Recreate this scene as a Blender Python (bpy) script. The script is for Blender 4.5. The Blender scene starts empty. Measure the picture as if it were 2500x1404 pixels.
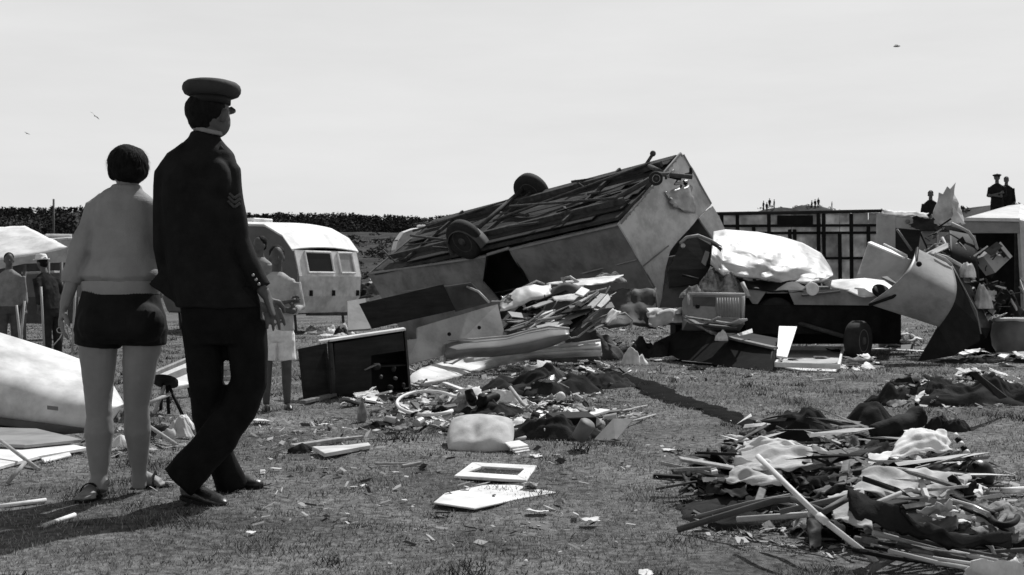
import bpy, bmesh, math, random
import numpy as np
from mathutils import Vector, Matrix, noise

# ------------------------------------------------------------------ camera, sky, sun, exposure
F, CX, CY, EYE = 3000.0, 1250.0, 702.0, 0.98      # photo pixels (2500 x 1404), eye height in metres
sc = bpy.context.scene
cam_d = bpy.data.cameras.new('camera'); cam = bpy.data.objects.new('camera', cam_d)
sc.collection.objects.link(cam); sc.camera = cam
cam.location = (0, 0, EYE); cam.rotation_euler = (math.pi/2, 0, 0)
cam_d.sensor_width = 36.0; cam_d.lens = 36.0*F/2500.0
cam_d.clip_start = 0.05; cam_d.clip_end = 6000
cam_d.dof.use_dof = True; cam_d.dof.focus_distance = 7.5; cam_d.dof.aperture_fstop = 9.0

SUN_AZ, SUN_EL = math.radians(30), math.radians(52)      # azimuth clockwise from +Y (view direction)
world = bpy.data.worlds.new('World'); sc.world = world; world.use_nodes = True
wn = world.node_tree; wn.nodes.clear()
sky = wn.nodes.new('ShaderNodeTexSky'); sky.sky_type = 'NISHITA'; sky.sun_disc = False
sky.sun_elevation = SUN_EL; sky.sun_rotation = SUN_AZ
sky.air_density = 1.0; sky.dust_density = 1.5; sky.ozone_density = 1.0
bw = wn.nodes.new('ShaderNodeRGBToBW')                   # black-and-white film
# thin high veil of bright haze: thick towards the horizon, thinned overhead to cut the sky fill, faintly streaked
tcw = wn.nodes.new('ShaderNodeTexCoord'); sxyz = wn.nodes.new('ShaderNodeSeparateXYZ')
wn.links.new(tcw.outputs['Generated'], sxyz.inputs[0])
mrw = wn.nodes.new('ShaderNodeMapRange'); mrw.interpolation_type = 'SMOOTHSTEP'
for k_, v_ in enumerate((0.22, 0.55, 0.88, 0.05)): mrw.inputs[k_+1].default_value = v_
wn.links.new(sxyz.outputs['Z'], mrw.inputs[0])
mpw = wn.nodes.new('ShaderNodeMapping'); mpw.inputs['Scale'].default_value = (1.5, 1.5, 9)
wn.links.new(tcw.outputs['Generated'], mpw.inputs['Vector'])
nzw = wn.nodes.new('ShaderNodeTexNoise'); nzw.inputs['Scale'].default_value = 2.2; nzw.inputs['Detail'].default_value = 7; nzw.inputs['Roughness'].default_value = .6
wn.links.new(mpw.outputs[0], nzw.inputs['Vector'])
mrn = wn.nodes.new('ShaderNodeMapRange')
for k_, v_ in enumerate((0.3, 0.7, 10.9, 11.9)): mrn.inputs[k_+1].default_value = v_
wn.links.new(nzw.outputs['Fac'], mrn.inputs[0])
mixw = wn.nodes.new('ShaderNodeMix'); mixw.data_type = 'FLOAT'
wn.links.new(mrw.outputs[0], mixw.inputs[0]); wn.links.new(bw.outputs[0], mixw.inputs[2]); wn.links.new(mrn.outputs[0], mixw.inputs[3])
bgn = wn.nodes.new('ShaderNodeBackground'); bgn.inputs['Strength'].default_value = 0.072
won = wn.nodes.new('ShaderNodeOutputWorld')
wn.links.new(sky.outputs[0], bw.inputs[0]); wn.links.new(mixw.outputs[0], bgn.inputs['Color'])
wn.links.new(bgn.outputs[0], won.inputs['Surface'])

sl = bpy.data.lights.new('sun', 'SUN'); sl.energy = 4.6; sl.angle = math.radians(0.55); sl.color = (1, 1, 1)
sun = bpy.data.objects.new('sun', sl); sc.collection.objects.link(sun)
sd = Vector((math.sin(SUN_AZ)*math.cos(SUN_EL), math.cos(SUN_AZ)*math.cos(SUN_EL), math.sin(SUN_EL)))
sun.rotation_euler = (-sd).to_track_quat('-Z', 'Y').to_euler()
sun.location = (30, 40, 60)
vs = sc.view_settings
vs.view_transform = 'Standard'; vs.look = 'None'; vs.exposure = 0.0; vs.gamma = 1.0
vs.use_curve_mapping = False
sc.render.engine = 'CYCLES'

# ------------------------------------------------------------------ helpers
R = random.Random(7)
def P(px, py, d):            # photo pixel + distance -> point
    return Vector(((px-CX)/F*d, d, EYE-(py-CY)/F*d))
def gd(py, z=0.0):           # distance of a point of height z seen at pixel row py
    return (EYE-z)*F/(py-CY)
def G(px, py, z=0.0):        # point of height z above the ground seen at the pixel
    return P(px, py, gd(py, z))
def Q(t):                    # (px,py,d) tuple or Vector
    return t if isinstance(t, Vector) else P(*t)

def smooth01(a, b, v):
    t = min(1.0, max(0.0, (v-a)/(b-a))); return t*t*(3-2*t)
def gz(x, y):                # height of the ground
    n = noise.noise((x*1.1, y*1.1, 3.1))*0.026 + noise.noise((x*3.7, y*3.7, 9.0))*0.018 + noise.noise((x*9, y*9, 2.0))*0.007
    z = n*(1-smooth01(30, 60, y))
    if y > 27:
        z += 5.0*smooth01(31, 112, y) + 13.0*smooth01(120, 420, y) + (13.0+3.5*(1-smooth01(-.42,-.05,x/y)))*smooth01(400, 560, y)
        z += noise.noise((x*0.03, y*0.03, 1.7))*1.2*smooth01(50, 150, y)
        z += noise.noise((x*0.11, y*0.11, 5.7))*0.35*smooth01(45, 120, y)
        # dune ridge on the right, and the mound close behind the right-hand hut
        dx, dy = (x-51)/19.0, (y-222)/26.0
        z += 7.7*math.exp(-(dx*dx+dy*dy))*(1+0.16*noise.noise((x*.13, y*.13, 0))+.06*noise.noise((x*.5, y*.5, 3)))
        dx, dy = (x-15.0)/4.5, (y-38)/5.0
        z += 2.6*math.exp(-(dx*dx+dy*dy))*smooth01(29, 36, y)
        dx, dy = (x-25.0)/8.0, (y-60)/16.0
        z += 3.6*math.exp(-(dx*dx+dy*dy))*smooth01(30, 40, y)
    return z

MATS = {}
def mat(name, v, rough=0.75, var=0.18, scale=6.0, bump=0.15, spec=0.3, metal=0.0, bscale=None, streak=None, dark=None, soil=.3, creased=0.0):
    """grey procedural material: base value v, blotchy variation, fine relief"""
    if name in MATS: return MATS[name]
    m = bpy.data.materials.new(name); m.use_nodes = True
    nt = m.node_tree; n = nt.nodes; L = nt.links
    b = n['Principled BSDF']; b.inputs['Roughness'].default_value = rough
    b.inputs['Specular IOR Level'].default_value = spec; b.inputs['Metallic'].default_value = metal
    tc = n.new('ShaderNodeTexCoord')
    mp = n.new('ShaderNodeMapping')
    if streak: mp.inputs['Scale'].default_value = streak
    L.new(tc.outputs['Object'], mp.inputs['Vector'])
    nz = n.new('ShaderNodeTexNoise'); nz.inputs['Scale'].default_value = scale
    nz.inputs['Detail'].default_value = 6; nz.inputs['Roughness'].default_value = 0.62
    L.new(mp.outputs[0], nz.inputs['Vector'])
    cr = n.new('ShaderNodeValToRGB')
    lo = v*(1-var) if dark is None else dark; hi = min(0.9, v*(1+var))
    cr.color_ramp.elements[0].position = 0.30; cr.color_ramp.elements[0].color = (lo, lo, lo, 1)
    cr.color_ramp.elements[1].position = 0.68; cr.color_ramp.elements[1].color = (hi, hi, hi, 1)
    L.new(nz.outputs['Fac'], cr.inputs[0])
    n3 = n.new('ShaderNodeTexNoise'); n3.inputs['Scale'].default_value = scale*.55+1.1; n3.inputs['Detail'].default_value = 9; n3.inputs['Roughness'].default_value = .72
    L.new(tc.outputs['Object'], n3.inputs['Vector'])
    r3 = n.new('ShaderNodeValToRGB'); q_ = 1-soil
    r3.color_ramp.elements[0].position = .36; r3.color_ramp.elements[0].color = (q_, q_, q_, 1); r3.color_ramp.elements[1].position = .56; r3.color_ramp.elements[1].color = (1, 1, 1, 1)
    L.new(n3.outputs['Fac'], r3.inputs[0])
    mu = n.new('ShaderNodeMixRGB'); mu.blend_type = 'MULTIPLY'; mu.inputs[0].default_value = 1
    L.new(cr.outputs[0], mu.inputs[1]); L.new(r3.outputs[0], mu.inputs[2]); L.new(mu.outputs[0], b.inputs['Base Color'])
    if bump:
        n2 = n.new('ShaderNodeTexNoise'); n2.inputs['Scale'].default_value = bscale or scale*6
        n2.inputs['Detail'].default_value = 4
        L.new(mp.outputs[0], n2.inputs['Vector'])
        bp = n.new('ShaderNodeBump'); bp.inputs['Strength'].default_value = bump; bp.inputs['Distance'].default_value = 0.02
        L.new(n2.outputs['Fac'], bp.inputs['Height'])
        if creased:                                            # crisp little folds of crumpled cloth
            n4 = n.new('ShaderNodeTexNoise'); n4.noise_type = 'RIDGED_MULTIFRACTAL'; n4.inputs['Scale'].default_value = 7.0; n4.inputs['Detail'].default_value = 3
            n4.inputs['Distortion'].default_value = .7; L.new(tc.outputs['Object'], n4.inputs['Vector'])
            b4 = n.new('ShaderNodeBump'); b4.inputs['Strength'].default_value = creased; b4.inputs['Distance'].default_value = .03
            L.new(n4.outputs['Fac'], b4.inputs['Height']); L.new(b4.outputs[0], bp.inputs['Normal'])
        L.new(bp.outputs[0], b.inputs['Normal'])
    MATS[name] = m; return m

WHITE = mat('white_paint', 0.78, 0.55, 0.08, 3, 0.05)
WHITEM = mat('white_scuffed_sheet', 0.74, 0.5, 0.12, 2.2, 0.06, dark=0.5)
CREAM = mat('cream_hardboard', 0.58, 0.7, 0.12, 4, 0.06)
LGREY = mat('light_grey_paint', 0.42, 0.6, 0.12, 3, 0.06)
ALU = mat('dull_aluminium', 0.40, 0.42, 0.15, 4, 0.05, 0.5, 0.35)
GREY = mat('grey_paint', 0.26, 0.6, 0.16, 3, 0.06)
MGREY = mat('mid_grey_paint', 0.16, 0.6, 0.2, 3, 0.06)
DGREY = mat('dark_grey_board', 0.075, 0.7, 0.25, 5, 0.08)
DARK = mat('dark_stained_wood', 0.026, 0.7, 0.35, 3, 0.08, 0.08, streak=(1, 1, 6))
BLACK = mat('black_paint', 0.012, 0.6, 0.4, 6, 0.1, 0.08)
RUBBER = mat('tyre_rubber', 0.018, 0.8, 0.3, 12, 0.2)
WOOD = mat('pale_timber', 0.36, 0.75, 0.3, 4, 0.12, streak=(8, 8, 1))
BWOOD = mat('weathered_timber', 0.16, 0.8, 0.4, 4, 0.15, streak=(8, 8, 1))
TAR = mat('dirty_underside', 0.045, 0.85, 0.7, 3.5, 0.4, dark=0.012)
RUST = mat('rusty_iron', 0.06, 0.8, 0.5, 10, 0.3)
STEEL = mat('bare_steel', 0.45, 0.35, 0.2, 12, 0.05, 0.5, 0.5)
CLW = mat('white_cotton', 0.76, 0.9, 0.08, 8, 0.1, 0.1, bscale=120, creased=.6)
CLL = mat('pale_canvas', 0.5, 0.9, 0.18, 5, 0.12, 0.1, bscale=90, creased=.6)
CLM = mat('grey_blanket', 0.2, 0.95, 0.25, 6, 0.2, 0.05, bscale=120, creased=.6)
CLD = mat('dark_cloth', 0.03, 0.95, 0.4, 6, 0.2, 0.05, bscale=120, creased=.6)
CLP = mat('patterned_cloth', 0.22, 0.95, 0.9, 11, 0.2, 0.05, dark=0.03, bscale=120, creased=.6)
GLASS = mat('dark_glass', 0.012, 0.25, 0.3, 2, 0.0, 0.15)
SKIN = mat('skin', 0.23, 0.6, 0.08, 9, 0.05, 0.3, soil=.08)
SKIND = mat('tanned_skin', 0.09, 0.6, 0.1, 9, 0.05, 0.3, soil=.08)
HAIR = mat('dark_hair', 0.009, 0.75, 0.5, 40, 0.25, 0.1, streak=(1, 1, .25))
UNIF = mat('black_serge', 0.012, 0.85, 0.3, 14, 0.12, 0.15, bscale=200)
TROU = mat('black_trouser_cloth', 0.0085, 0.9, 0.3, 14, 0.12, 0.12, bscale=200)
SWEAT = mat('pale_knit', 0.30, 0.95, 0.08, 10, 0.25, 0.05, bscale=160, soil=.10)
SHORT = mat('black_stretch_cloth', 0.008, 0.8, 0.3, 14, 0.08, 0.2)
LEATH = mat('black_leather', 0.02, 0.35, 0.3, 18, 0.12, 0.5)
PAPER = mat('paper', 0.74, 0.85, 0.06, 12, 0.03)

COL = sc.collection
def link(name, me, m=None, parent=None, smooth=False):
    o = bpy.data.objects.new(name, me); COL.objects.link(o)
    if m is not None and not me.materials: me.materials.append(m)
    if smooth:
        me.polygons.foreach_set('use_smooth', [True]*len(me.polygons))
    if parent is not None: o.parent = parent
    return o
def pymesh(name, vs, fs, m=None, parent=None, smooth=False):
    me = bpy.data.meshes.new(name); me.from_pydata([tuple(v) for v in vs], [], fs); me.validate(); me.update()
    return link(name, me, m, parent, smooth)
def bobj(name, bm, m=None, parent=None, smooth=False, normals=True):
    if normals: bmesh.ops.recalc_face_normals(bm, faces=bm.faces)
    me = bpy.data.meshes.new(name); bm.to_mesh(me); bm.free()
    return link(name, me, m, parent, smooth)
def tag(o, label, cat, group=None):
    o['label'] = label; o['category'] = cat
    if group: o['group'] = group
    return o
def thing(name, label, cat, loc=(0, 0, 0), rz=0.0, group=None):
    o = bpy.data.objects.new(name, None); COL.objects.link(o); o.empty_display_size = 0.1
    o.location = loc; o.rotation_euler = (0, 0, rz)
    return tag(o, label, cat, group)
def place(root, o):          # mesh authored in world space becomes a part of root (root not rotated)
    o.parent = root
    o.data.transform(Matrix.Translation(-Vector(root.location)))
    return o
def centre(o):               # put the origin of a world-space mesh at its base centre
    me = o.data
    co = np.empty(len(me.vertices)*3, 'f'); me.vertices.foreach_get('co', co); co = co.reshape(-1, 3)
    c = (co.min(0)+co.max(0))/2; c[2] = co[:, 2].min()
    me.transform(Matrix.Translation(-Vector([float(k) for k in c]))); o.location = [float(k) for k in c]
    return o

# ---- shapes
def crumple(x, y, seed, f=3.0, n=6):
    """crisp folds: warped triangle waves in several directions, about -1..1"""
    wx = x+.16/f*3*noise.noise((x*f*.6, y*f*.6, seed)); wy = y+.16/f*3*noise.noise((x*f*.6, y*f*.6, seed+17))
    r = random.Random(int(seed*1000) & 0xffff); a0 = r.random()*6.283; s = w = 0.0
    for k in range(n):
        a = a0+r.uniform(-.7, .7)*(1+.5*k); q = f*(.75+.62*k)*r.uniform(.8, 1.2)
        t = ((wx*math.cos(a)+wy*math.sin(a))*q+r.random()*7) % 1.0
        e = 1/(1+.75*k); s += e*(math.sqrt((2*t-1)**2+.012)*2-1); w += e
    return s/w*1.6
def slab(name, pts, th, m, parent=None, away=True, bevel=0.0):
    """flat polygon with real thickness; pts = (px,py,d) or Vectors; thickened away from the camera"""
    p = [Q(t) for t in pts]
    n = Vector()
    for i in range(len(p)):
        a, b = p[i], p[(i+1) % len(p)]
        n += a.cross(b)
    n.normalize()
    c = sum(p, Vector())/len(p)
    if n.dot(c-Vector((0, 0, EYE))) < 0: n = -n
    bm = bmesh.new()
    f = [bm.verts.new(v) for v in p]; k = [bm.verts.new(v+n*th) for v in p]
    bm.faces.new(f); bm.faces.new(k[::-1])
    for i in range(len(p)):
        j = (i+1) % len(p); bm.faces.new((f[i], k[i], k[j], f[j]))
    bmesh.ops.recalc_face_normals(bm, faces=bm.faces)
    if bevel:
        bmesh.ops.bevel(bm, geom=list(bm.edges), offset=bevel, segments=1, affect='EDGES', clamp_overlap=True)
    bmesh.ops.triangulate(bm, faces=[q for q in bm.faces if len(q.verts) > 4])
    o = bobj(name, bm, m, None)
    if parent is not None: place(parent, o)
    return o
def flat(name, pts, th, m, z=0.012, parent=None):
    """board lying on the ground: outline in photo pixels, its top at height z+th"""
    p = [G(px, py, z+th) for px, py in pts]
    bm = bmesh.new()
    f = [bm.verts.new(v) for v in p]; k = [bm.verts.new(v-Vector((0, 0, th))) for v in p]
    bm.faces.new(f); bm.faces.new(k[::-1])
    for i in range(len(p)):
        j = (i+1) % len(p); bm.faces.new((f[i], k[i], k[j], f[j]))
    bmesh.ops.recalc_face_normals(bm, faces=bm.faces)
    bmesh.ops.bevel(bm, geom=list(bm.edges), offset=min(0.003, th*.3), segments=1, affect='EDGES', clamp_overlap=True)
    bmesh.ops.triangulate(bm, faces=[q for q in bm.faces if len(q.verts) > 4])
    o = bobj(name, bm, m)
    if parent is not None: place(parent, o)
    return o
def patch(name, c4, nx, ny, m, amp=0.0, freq=3.0, th=0.004, bow=0.0, seed=0.0, parent=None, ridge=0.0, ragged=0.0, smooth=True):
    """thin sheet over four corners (tl,tr,br,bl) with crumples (amp), a bow and folds"""
    a, b, c, d = [Q(t) for t in c4]
    n = (b-a).cross(d-a).normalized()
    if n.y > 0: n = -n
    W = ((b-a).length+(c-d).length)/2; Hh = ((d-a).length+(c-b).length)/2
    vs = []
    for j in range(ny+1):
        v = j/ny
        for i in range(nx+1):
            u = i/nx
            uu, vv = u, v
            if ragged:
                e = noise.noise((u*5+seed, v*5, seed*2.3))*ragged
                if j in (0, ny): vv = v+e
                if i in (0, nx): uu = u+e
            p = a*(1-uu)*(1-vv)+b*uu*(1-vv)+c*uu*vv+d*(1-uu)*vv
            s = noise.noise((uu*W*freq+seed*7.1, vv*Hh*freq, seed))+0.5*noise.noise((uu*W*freq*2.1, vv*Hh*freq*2.1+seed*3, seed+4))
            if ridge:
                s = s*(.15 if ridge > .45 else 1)+ridge*1.5*crumple(uu*W, vv*Hh, seed+1.3, freq*.72)
            p = p+n*(amp*s+bow*math.sin(math.pi*uu)*math.sin(math.pi*vv))
            vs.append(p)
    k = len(vs); w = nx+1
    bm = bmesh.new(); bv = [bm.verts.new(v) for v in vs]
    for j in range(ny):
        for i in range(nx):
            bm.faces.new((bv[j*w+i], bv[j*w+i+1], bv[(j+1)*w+i+1], bv[(j+1)*w+i]))
    bm.normal_update()
    back = [bm.verts.new(v.co-v.normal*th) for v in bv]
    for j in range(ny):
        for i in range(nx):
            bm.faces.new((back[j*w+i], back[(j+1)*w+i], back[(j+1)*w+i+1], back[j*w+i+1]))
    def side(x, y): bm.faces.new((bv[x], back[x], back[y], bv[y]))
    for i in range(nx):
        side(i, i+1); side(ny*w+i+1, ny*w+i)
    for j in range(ny):
        side((j+1)*w, j*w); side(j*w+nx, (j+1)*w+nx)
    o = bobj(name, bm, m, None, smooth)
    if parent is not None: place(parent, o)
    return o
def tube_into(bm, pts, rad, seg=10, cap=True, squash=None):
    pts = [Vector(p) for p in pts]
    if not hasattr(rad, '__len__'): rad = [rad]*len(pts)
    t0 = (pts[1]-pts[0]).normalized()
    up = Vector((0, 0, 1)) if abs(t0.z) < 0.9 else Vector((1, 0, 0))
    u = t0.cross(up).normalized(); rings = []
    for i, p in enumerate(pts):
        t = (pts[min(i+1, len(pts)-1)]-pts[max(i-1, 0)]).normalized()
        u = (u-t*u.dot(t)).normalized(); v = t.cross(u)
        ra = rad[i]; ru, rv = ra if hasattr(ra, '__len__') else (ra, ra)
        rings.append([bm.verts.new(p+u*math.cos(2*math.pi*k/seg)*ru+v*math.sin(2*math.pi*k/seg)*rv) for k in range(seg)])
    for a, b in zip(rings, rings[1:]):
        for k in range(seg):
            bm.faces.new((a[k], a[(k+1) % seg], b[(k+1) % seg], b[k]))
    if cap:
        bm.faces.new(rings[0][::-1]); bm.faces.new(rings[-1])
    return rings
def rod(name, pts, r, m, parent=None, seg=8):
    bm = bmesh.new(); tube_into(bm, [Q(t) for t in pts], r, seg)
    o = bobj(name, bm, m, None, False)
    for f in o.data.polygons: f.use_smooth = len(f.vertices) == 4
    if parent is not None: place(parent, o)
    return o
def rodz(name, pts, r, m, parent=None, seg=8):
    return rod(name, [G(*t) for t in pts], r, m, parent, seg)
def loft_into(bm, rings, seg=24, pw=2.0):
    """rings: (centre, rx, ry) horizontal super-ellipses"""
    rr = []
    for c, rx, ry in rings:
        q = []
        for k in range(seg):
            a = 2*math.pi*k/seg; ca, sa = math.cos(a), math.sin(a)
            q.append(bm.verts.new(Vector(c)+Vector((math.copysign(abs(ca)**(2/pw), ca)*rx, math.copysign(abs(sa)**(2/pw), sa)*ry, 0))))
        rr.append(q)
    for a, b in zip(rr, rr[1:]):
        for k in range(seg):
            bm.faces.new((a[k], a[(k+1) % seg], b[(k+1) % seg], b[k]))
    bm.faces.new(rr[0][::-1]); bm.faces.new(rr[-1])
def ball_into(bm, c, r, rot=None, seg=16):
    M = Matrix.Translation(Vector(c)) @ (rot.to_4x4() if rot else Matrix()) @ Matrix.Diagonal((r[0], r[1], r[2], 1))
    bmesh.ops.create_uvsphere(bm, u_segments=seg, v_segments=max(6, seg//2+2), radius=1, matrix=M)
def hull_into(bm, pts):
    v = [bm.verts.new(p) for p in pts]
    bmesh.ops.convex_hull(bm, input=v)
def fuse(name, bm, m, parent=None, voxel=0.01, smooth=4, disp=None, keep_world=True):
    """weld overlapping closed shapes into ONE continuous smooth surface"""
    bmesh.ops.recalc_face_normals(bm, faces=bm.faces)
    me = bpy.data.meshes.new(name+'_raw'); bm.to_mesh(me); bm.free()
    t = bpy.data.objects.new('tmp', me); COL.objects.link(t)
    rm = t.modifiers.new('r', 'REMESH'); rm.mode = 'VOXEL'; rm.voxel_size = voxel
    sm = t.modifiers.new('s', 'SMOOTH'); sm.iterations = smooth; sm.factor = 0.5
    dg = bpy.context.evaluated_depsgraph_get()
    out = bpy.data.meshes.new_from_object(t.evaluated_get(dg))
    bpy.data.objects.remove(t); bpy.data.meshes.remove(me)
    out.name = name
    if disp:
        b2 = bmesh.new(); b2.from_mesh(out); b2.normal_update()
        nn = [(v, v.normal.copy()) for v in b2.verts]
        for v, q in nn: v.co += q*disp(v.co)
        b2.to_mesh(out); b2.free()
    o = link(name, out, m, None, True)
    if parent is not None:
        if keep_world: place(parent, o)
        else: o.parent = parent
    return o
def box_into(bm, c, s, rot=None):
    M = Matrix.Translation(Vector(c)) @ (rot.to_4x4() if rot else Matrix()) @ Matrix.Diagonal((s[0], s[1], s[2], 1))
    return bmesh.ops.create_cube(bm, size=1, matrix=M)
def box(name, c, s, m, rot=None, parent=None, bevel=0.006, world=True):
    bm = bmesh.new(); box_into(bm, c, s, rot)
    if bevel: bmesh.ops.bevel(bm, geom=list(bm.edges), offset=bevel, segments=1, affect='EDGES', clamp_overlap=True)
    o = bobj(name, bm, m)
    if parent is not None:
        if world: place(parent, o)
        else: o.parent = parent
    return o
def beam(name, p, q, w, t, m, roll=0.0, parent=None):
    """plank from p to q: w wide, t thick"""
    p, q = Q(p), Q(q); d = (q-p); L = d.length; x = d.normalized()
    up = Vector((0, 0, 1)) if abs(x.z) < .95 else Vector((0, 1, 0))
    y = up.cross(x).normalized(); z = x.cross(y)
    y2 = y*math.cos(roll)+z*math.sin(roll); z2 = x.cross(y2)
    rot = Matrix((x, y2, z2)).transposed()
    return box(name, (p+q)/2, (L, w, t), m, rot, parent, bevel=min(w, t)*.15)
def lathe_into(bm, prof, axis_p, axis_d, seg=24, closed=True):
    ad = Vector(axis_d).normalized(); u = ad.orthogonal().normalized(); v = ad.cross(u); rr = []
    for r, h in prof:
        rr.append([bm.verts.new(Vector(axis_p)+ad*h+(u*math.cos(2*math.pi*k/seg)+v*math.sin(2*math.pi*k/seg))*max(r, 1e-4)) for k in range(seg)])
    for a, b in zip(rr, rr[1:]):
        for k in range(seg): bm.faces.new((a[k], a[(k+1) % seg], b[(k+1) % seg], b[k]))
    if closed:
        bm.faces.new(rr[0][::-1]); bm.faces.new(rr[-1])
def lathe(name, prof, p, d, m, parent=None, seg=24, closed=True, world=True):
    bm = bmesh.new(); lathe_into(bm, prof, p, d, seg, closed)
    o = bobj(name, bm, m, None, True)
    if parent is not None:
        if world: place(parent, o)
        else: o.parent = parent
    return o
def heap(name, c, rx, ry, h, m, seed=0.0, rz=0.0, nx=34, freq=4.0, rough=0.6, parent=None, lump=1.0):
    """crumpled heap of cloth or rubbish: closed mound with folds"""
    bm = bmesh.new(); vs = []; k = 72; nr = int(nx*.8)
    ca, sa = math.cos(rz), math.sin(rz)
    for j in range(nr+1):
        r = j/nr; row = []
        for i in range(k):
            a = 2*math.pi*i/k
            e = 1+0.30*noise.noise((math.cos(a)*1.6+seed, math.sin(a)*1.6, seed*3.1))+.16*noise.noise((math.cos(a)*4.5+seed, math.sin(a)*4.5, seed*1.1))
            x, y = math.cos(a)*r*rx*e, math.sin(a)*r*ry*e
            n1 = noise.noise((x*freq+seed*5, y*freq, seed)); n2 = noise.noise((x*freq*2.3, y*freq*2.3+seed, seed+3))
            n3 = crumple(x, y, seed+2.2, freq*.75)
            z = h*((1-r**2.2))*(0.7+rough*(0.7*n1+0.25*n2)*lump)+min(h, .3)*rough*.42*lump*n3*(1-r**3)
            if j == nr: z = -0.03
            row.append(bm.verts.new(Vector(c)+Vector((x*ca-y*sa, x*sa+y*ca, max(z, -0.03)))))
            if j == 0: break
        vs.append(row)
    for i in range(k): bm.faces.new((vs[0][0], vs[1][i], vs[1][(i+1) % k]))
    for j in range(1, nr):
        for i in range(k): bm.faces.new((vs[j][i], vs[j+1][i], vs[j+1][(i+1) % k], vs[j][(i+1) % k]))
    bm.faces.new(vs[nr][::-1])
    o = bobj(name, bm, m, None, True)
    if parent is not None: place(parent, o)
    return o
def wheel(c, ax, r, w, parent, rimm=None):
    """tyre (> rim, hub) at c with axle direction ax, in world space"""
    ax = Vector(ax).normalized(); c = Vector(c)
    ty = lathe('tyre', [(r*.62, -w*.40), (r*.90, -w*.5), (r*.985, -w*.34), (r, 0), (r*.985, w*.34), (r*.90, w*.5), (r*.62, w*.40)], c, ax, RUBBER, parent, 32)
    b = lathe('rim', [(r*.60, -w*.36), (r*.56, -w*.42), (r*.30, -w*.22), (r*.28, w*.22), (r*.56, w*.42), (r*.60, w*.36)], c, ax, rimm or RUST, None, 24)
    b.data.transform(Matrix.Translation(-Vector(parent.location))); b.parent = ty
    h = lathe('hub', [(r*.20, -w*.40), (r*.22, -w*.2), (r*.22, w*.2), (r*.20, w*.46), (r*.08, w*.52)], c, ax, RUST, None, 16)
    h.data.transform(Matrix.Translation(-Vector(parent.location))); h.parent = ty
    return ty

def dent(o, amp=.02, freq=1.6, cuts=3, seed=0.0, crease=.5):
    """buckle a flat panel: subdivide it and push its faces in and out together"""
    bm = bmesh.new(); bm.from_mesh(o.data)
    bmesh.ops.triangulate(bm, faces=bm.faces)
    for _ in range(cuts):
        L_ = sorted((e.calc_length() for e in bm.edges)); t = max(.10, L_[len(L_)//2]*.9)
        es = [e for e in bm.edges if e.calc_length() > t]
        if es: bmesh.ops.subdivide_edges(bm, edges=es, cuts=1); bmesh.ops.triangulate(bm, faces=bm.faces)
    bm.normal_update(); big = max(bm.faces, key=lambda f: f.calc_area()); n = big.normal.copy()
    u = n.orthogonal().normalized(); w = n.cross(u)
    for v in bm.verts:
        a, b = v.co.dot(u), v.co.dot(w)
        v.co += n*amp*(noise.noise((a*freq+seed, b*freq, seed))+crease*crumple(a, b, seed+.7, freq*.5, 4))
    bm.to_mesh(o.data); bm.free(); o.data.update()
    return o

# ------------------------------------------------------------------ the setting: ground, grass, far wood
def ground_material():
    m = bpy.data.materials.new('trampled_turf'); m.use_nodes = True
    nt = m.node_tree; n = nt.nodes; L = nt.links; b = n['Principled BSDF']
    b.inputs['Roughness'].default_value = 0.95; b.inputs['Specular IOR Level'].default_value = 0.05
    tc = n.new('ShaderNodeTexCoord')
    def nz(s, det=6, r=.6):
        q = n.new('ShaderNodeTexNoise'); q.inputs['Scale'].default_value = s; q.inputs['Detail'].default_value = det
        q.inputs['Roughness'].default_value = r; L.new(tc.outputs['Object'], q.inputs['Vector']); return q
    def ramp(src, p0, c0, p1, c1):
        q = n.new('ShaderNodeValToRGB'); e = q.color_ramp.elements
        e[0].position = p0; e[0].color = (c0, c0, c0, 1); e[1].position = p1; e[1].color = (c1, c1, c1, 1)
        L.new(src, q.inputs[0]); return q
    fine = ramp(nz(22, 8, .7).outputs['Fac'], .36, .06, .66, .27)
    big = ramp(nz(0.9, 5).outputs['Fac'], .35, .55, .65, 1.3)
    mul = n.new('ShaderNodeMixRGB'); mul.blend_type = 'MULTIPLY'; mul.inputs[0].default_value = 1
    L.new(fine.outputs[0], mul.inputs[1]); L.new(big.outputs[0], mul.inputs[2])
    far = ramp(nz(0.16, 8, .72).outputs['Fac'], .40, .022, .66, .085)       # scrub and sand patches on the slopes
    sep = n.new('ShaderNodeSeparateXYZ'); L.new(tc.outputs['Object'], sep.inputs[0])
    mr = n.new('ShaderNodeMapRange'); mr.inputs[1].default_value = 34; mr.inputs[2].default_value = 60
    L.new(sep.outputs['Y'], mr.inputs[0])
    mx = n.new('ShaderNodeMixRGB'); L.new(mr.outputs[0], mx.inputs[0]); L.new(mul.outputs[0], mx.inputs[1]); L.new(far.outputs[0], mx.inputs[2])
    L.new(mx.outputs[0], b.inputs['Base Color'])
    bp = n.new('ShaderNodeBump'); bp.inputs['Strength'].default_value = .8; bp.inputs['Distance'].default_value = .03
    L.new(nz(30, 6, .7).outputs['Fac'], bp.inputs['Height']); L.new(bp.outputs[0], b.inputs['Normal'])
    return m
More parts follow.
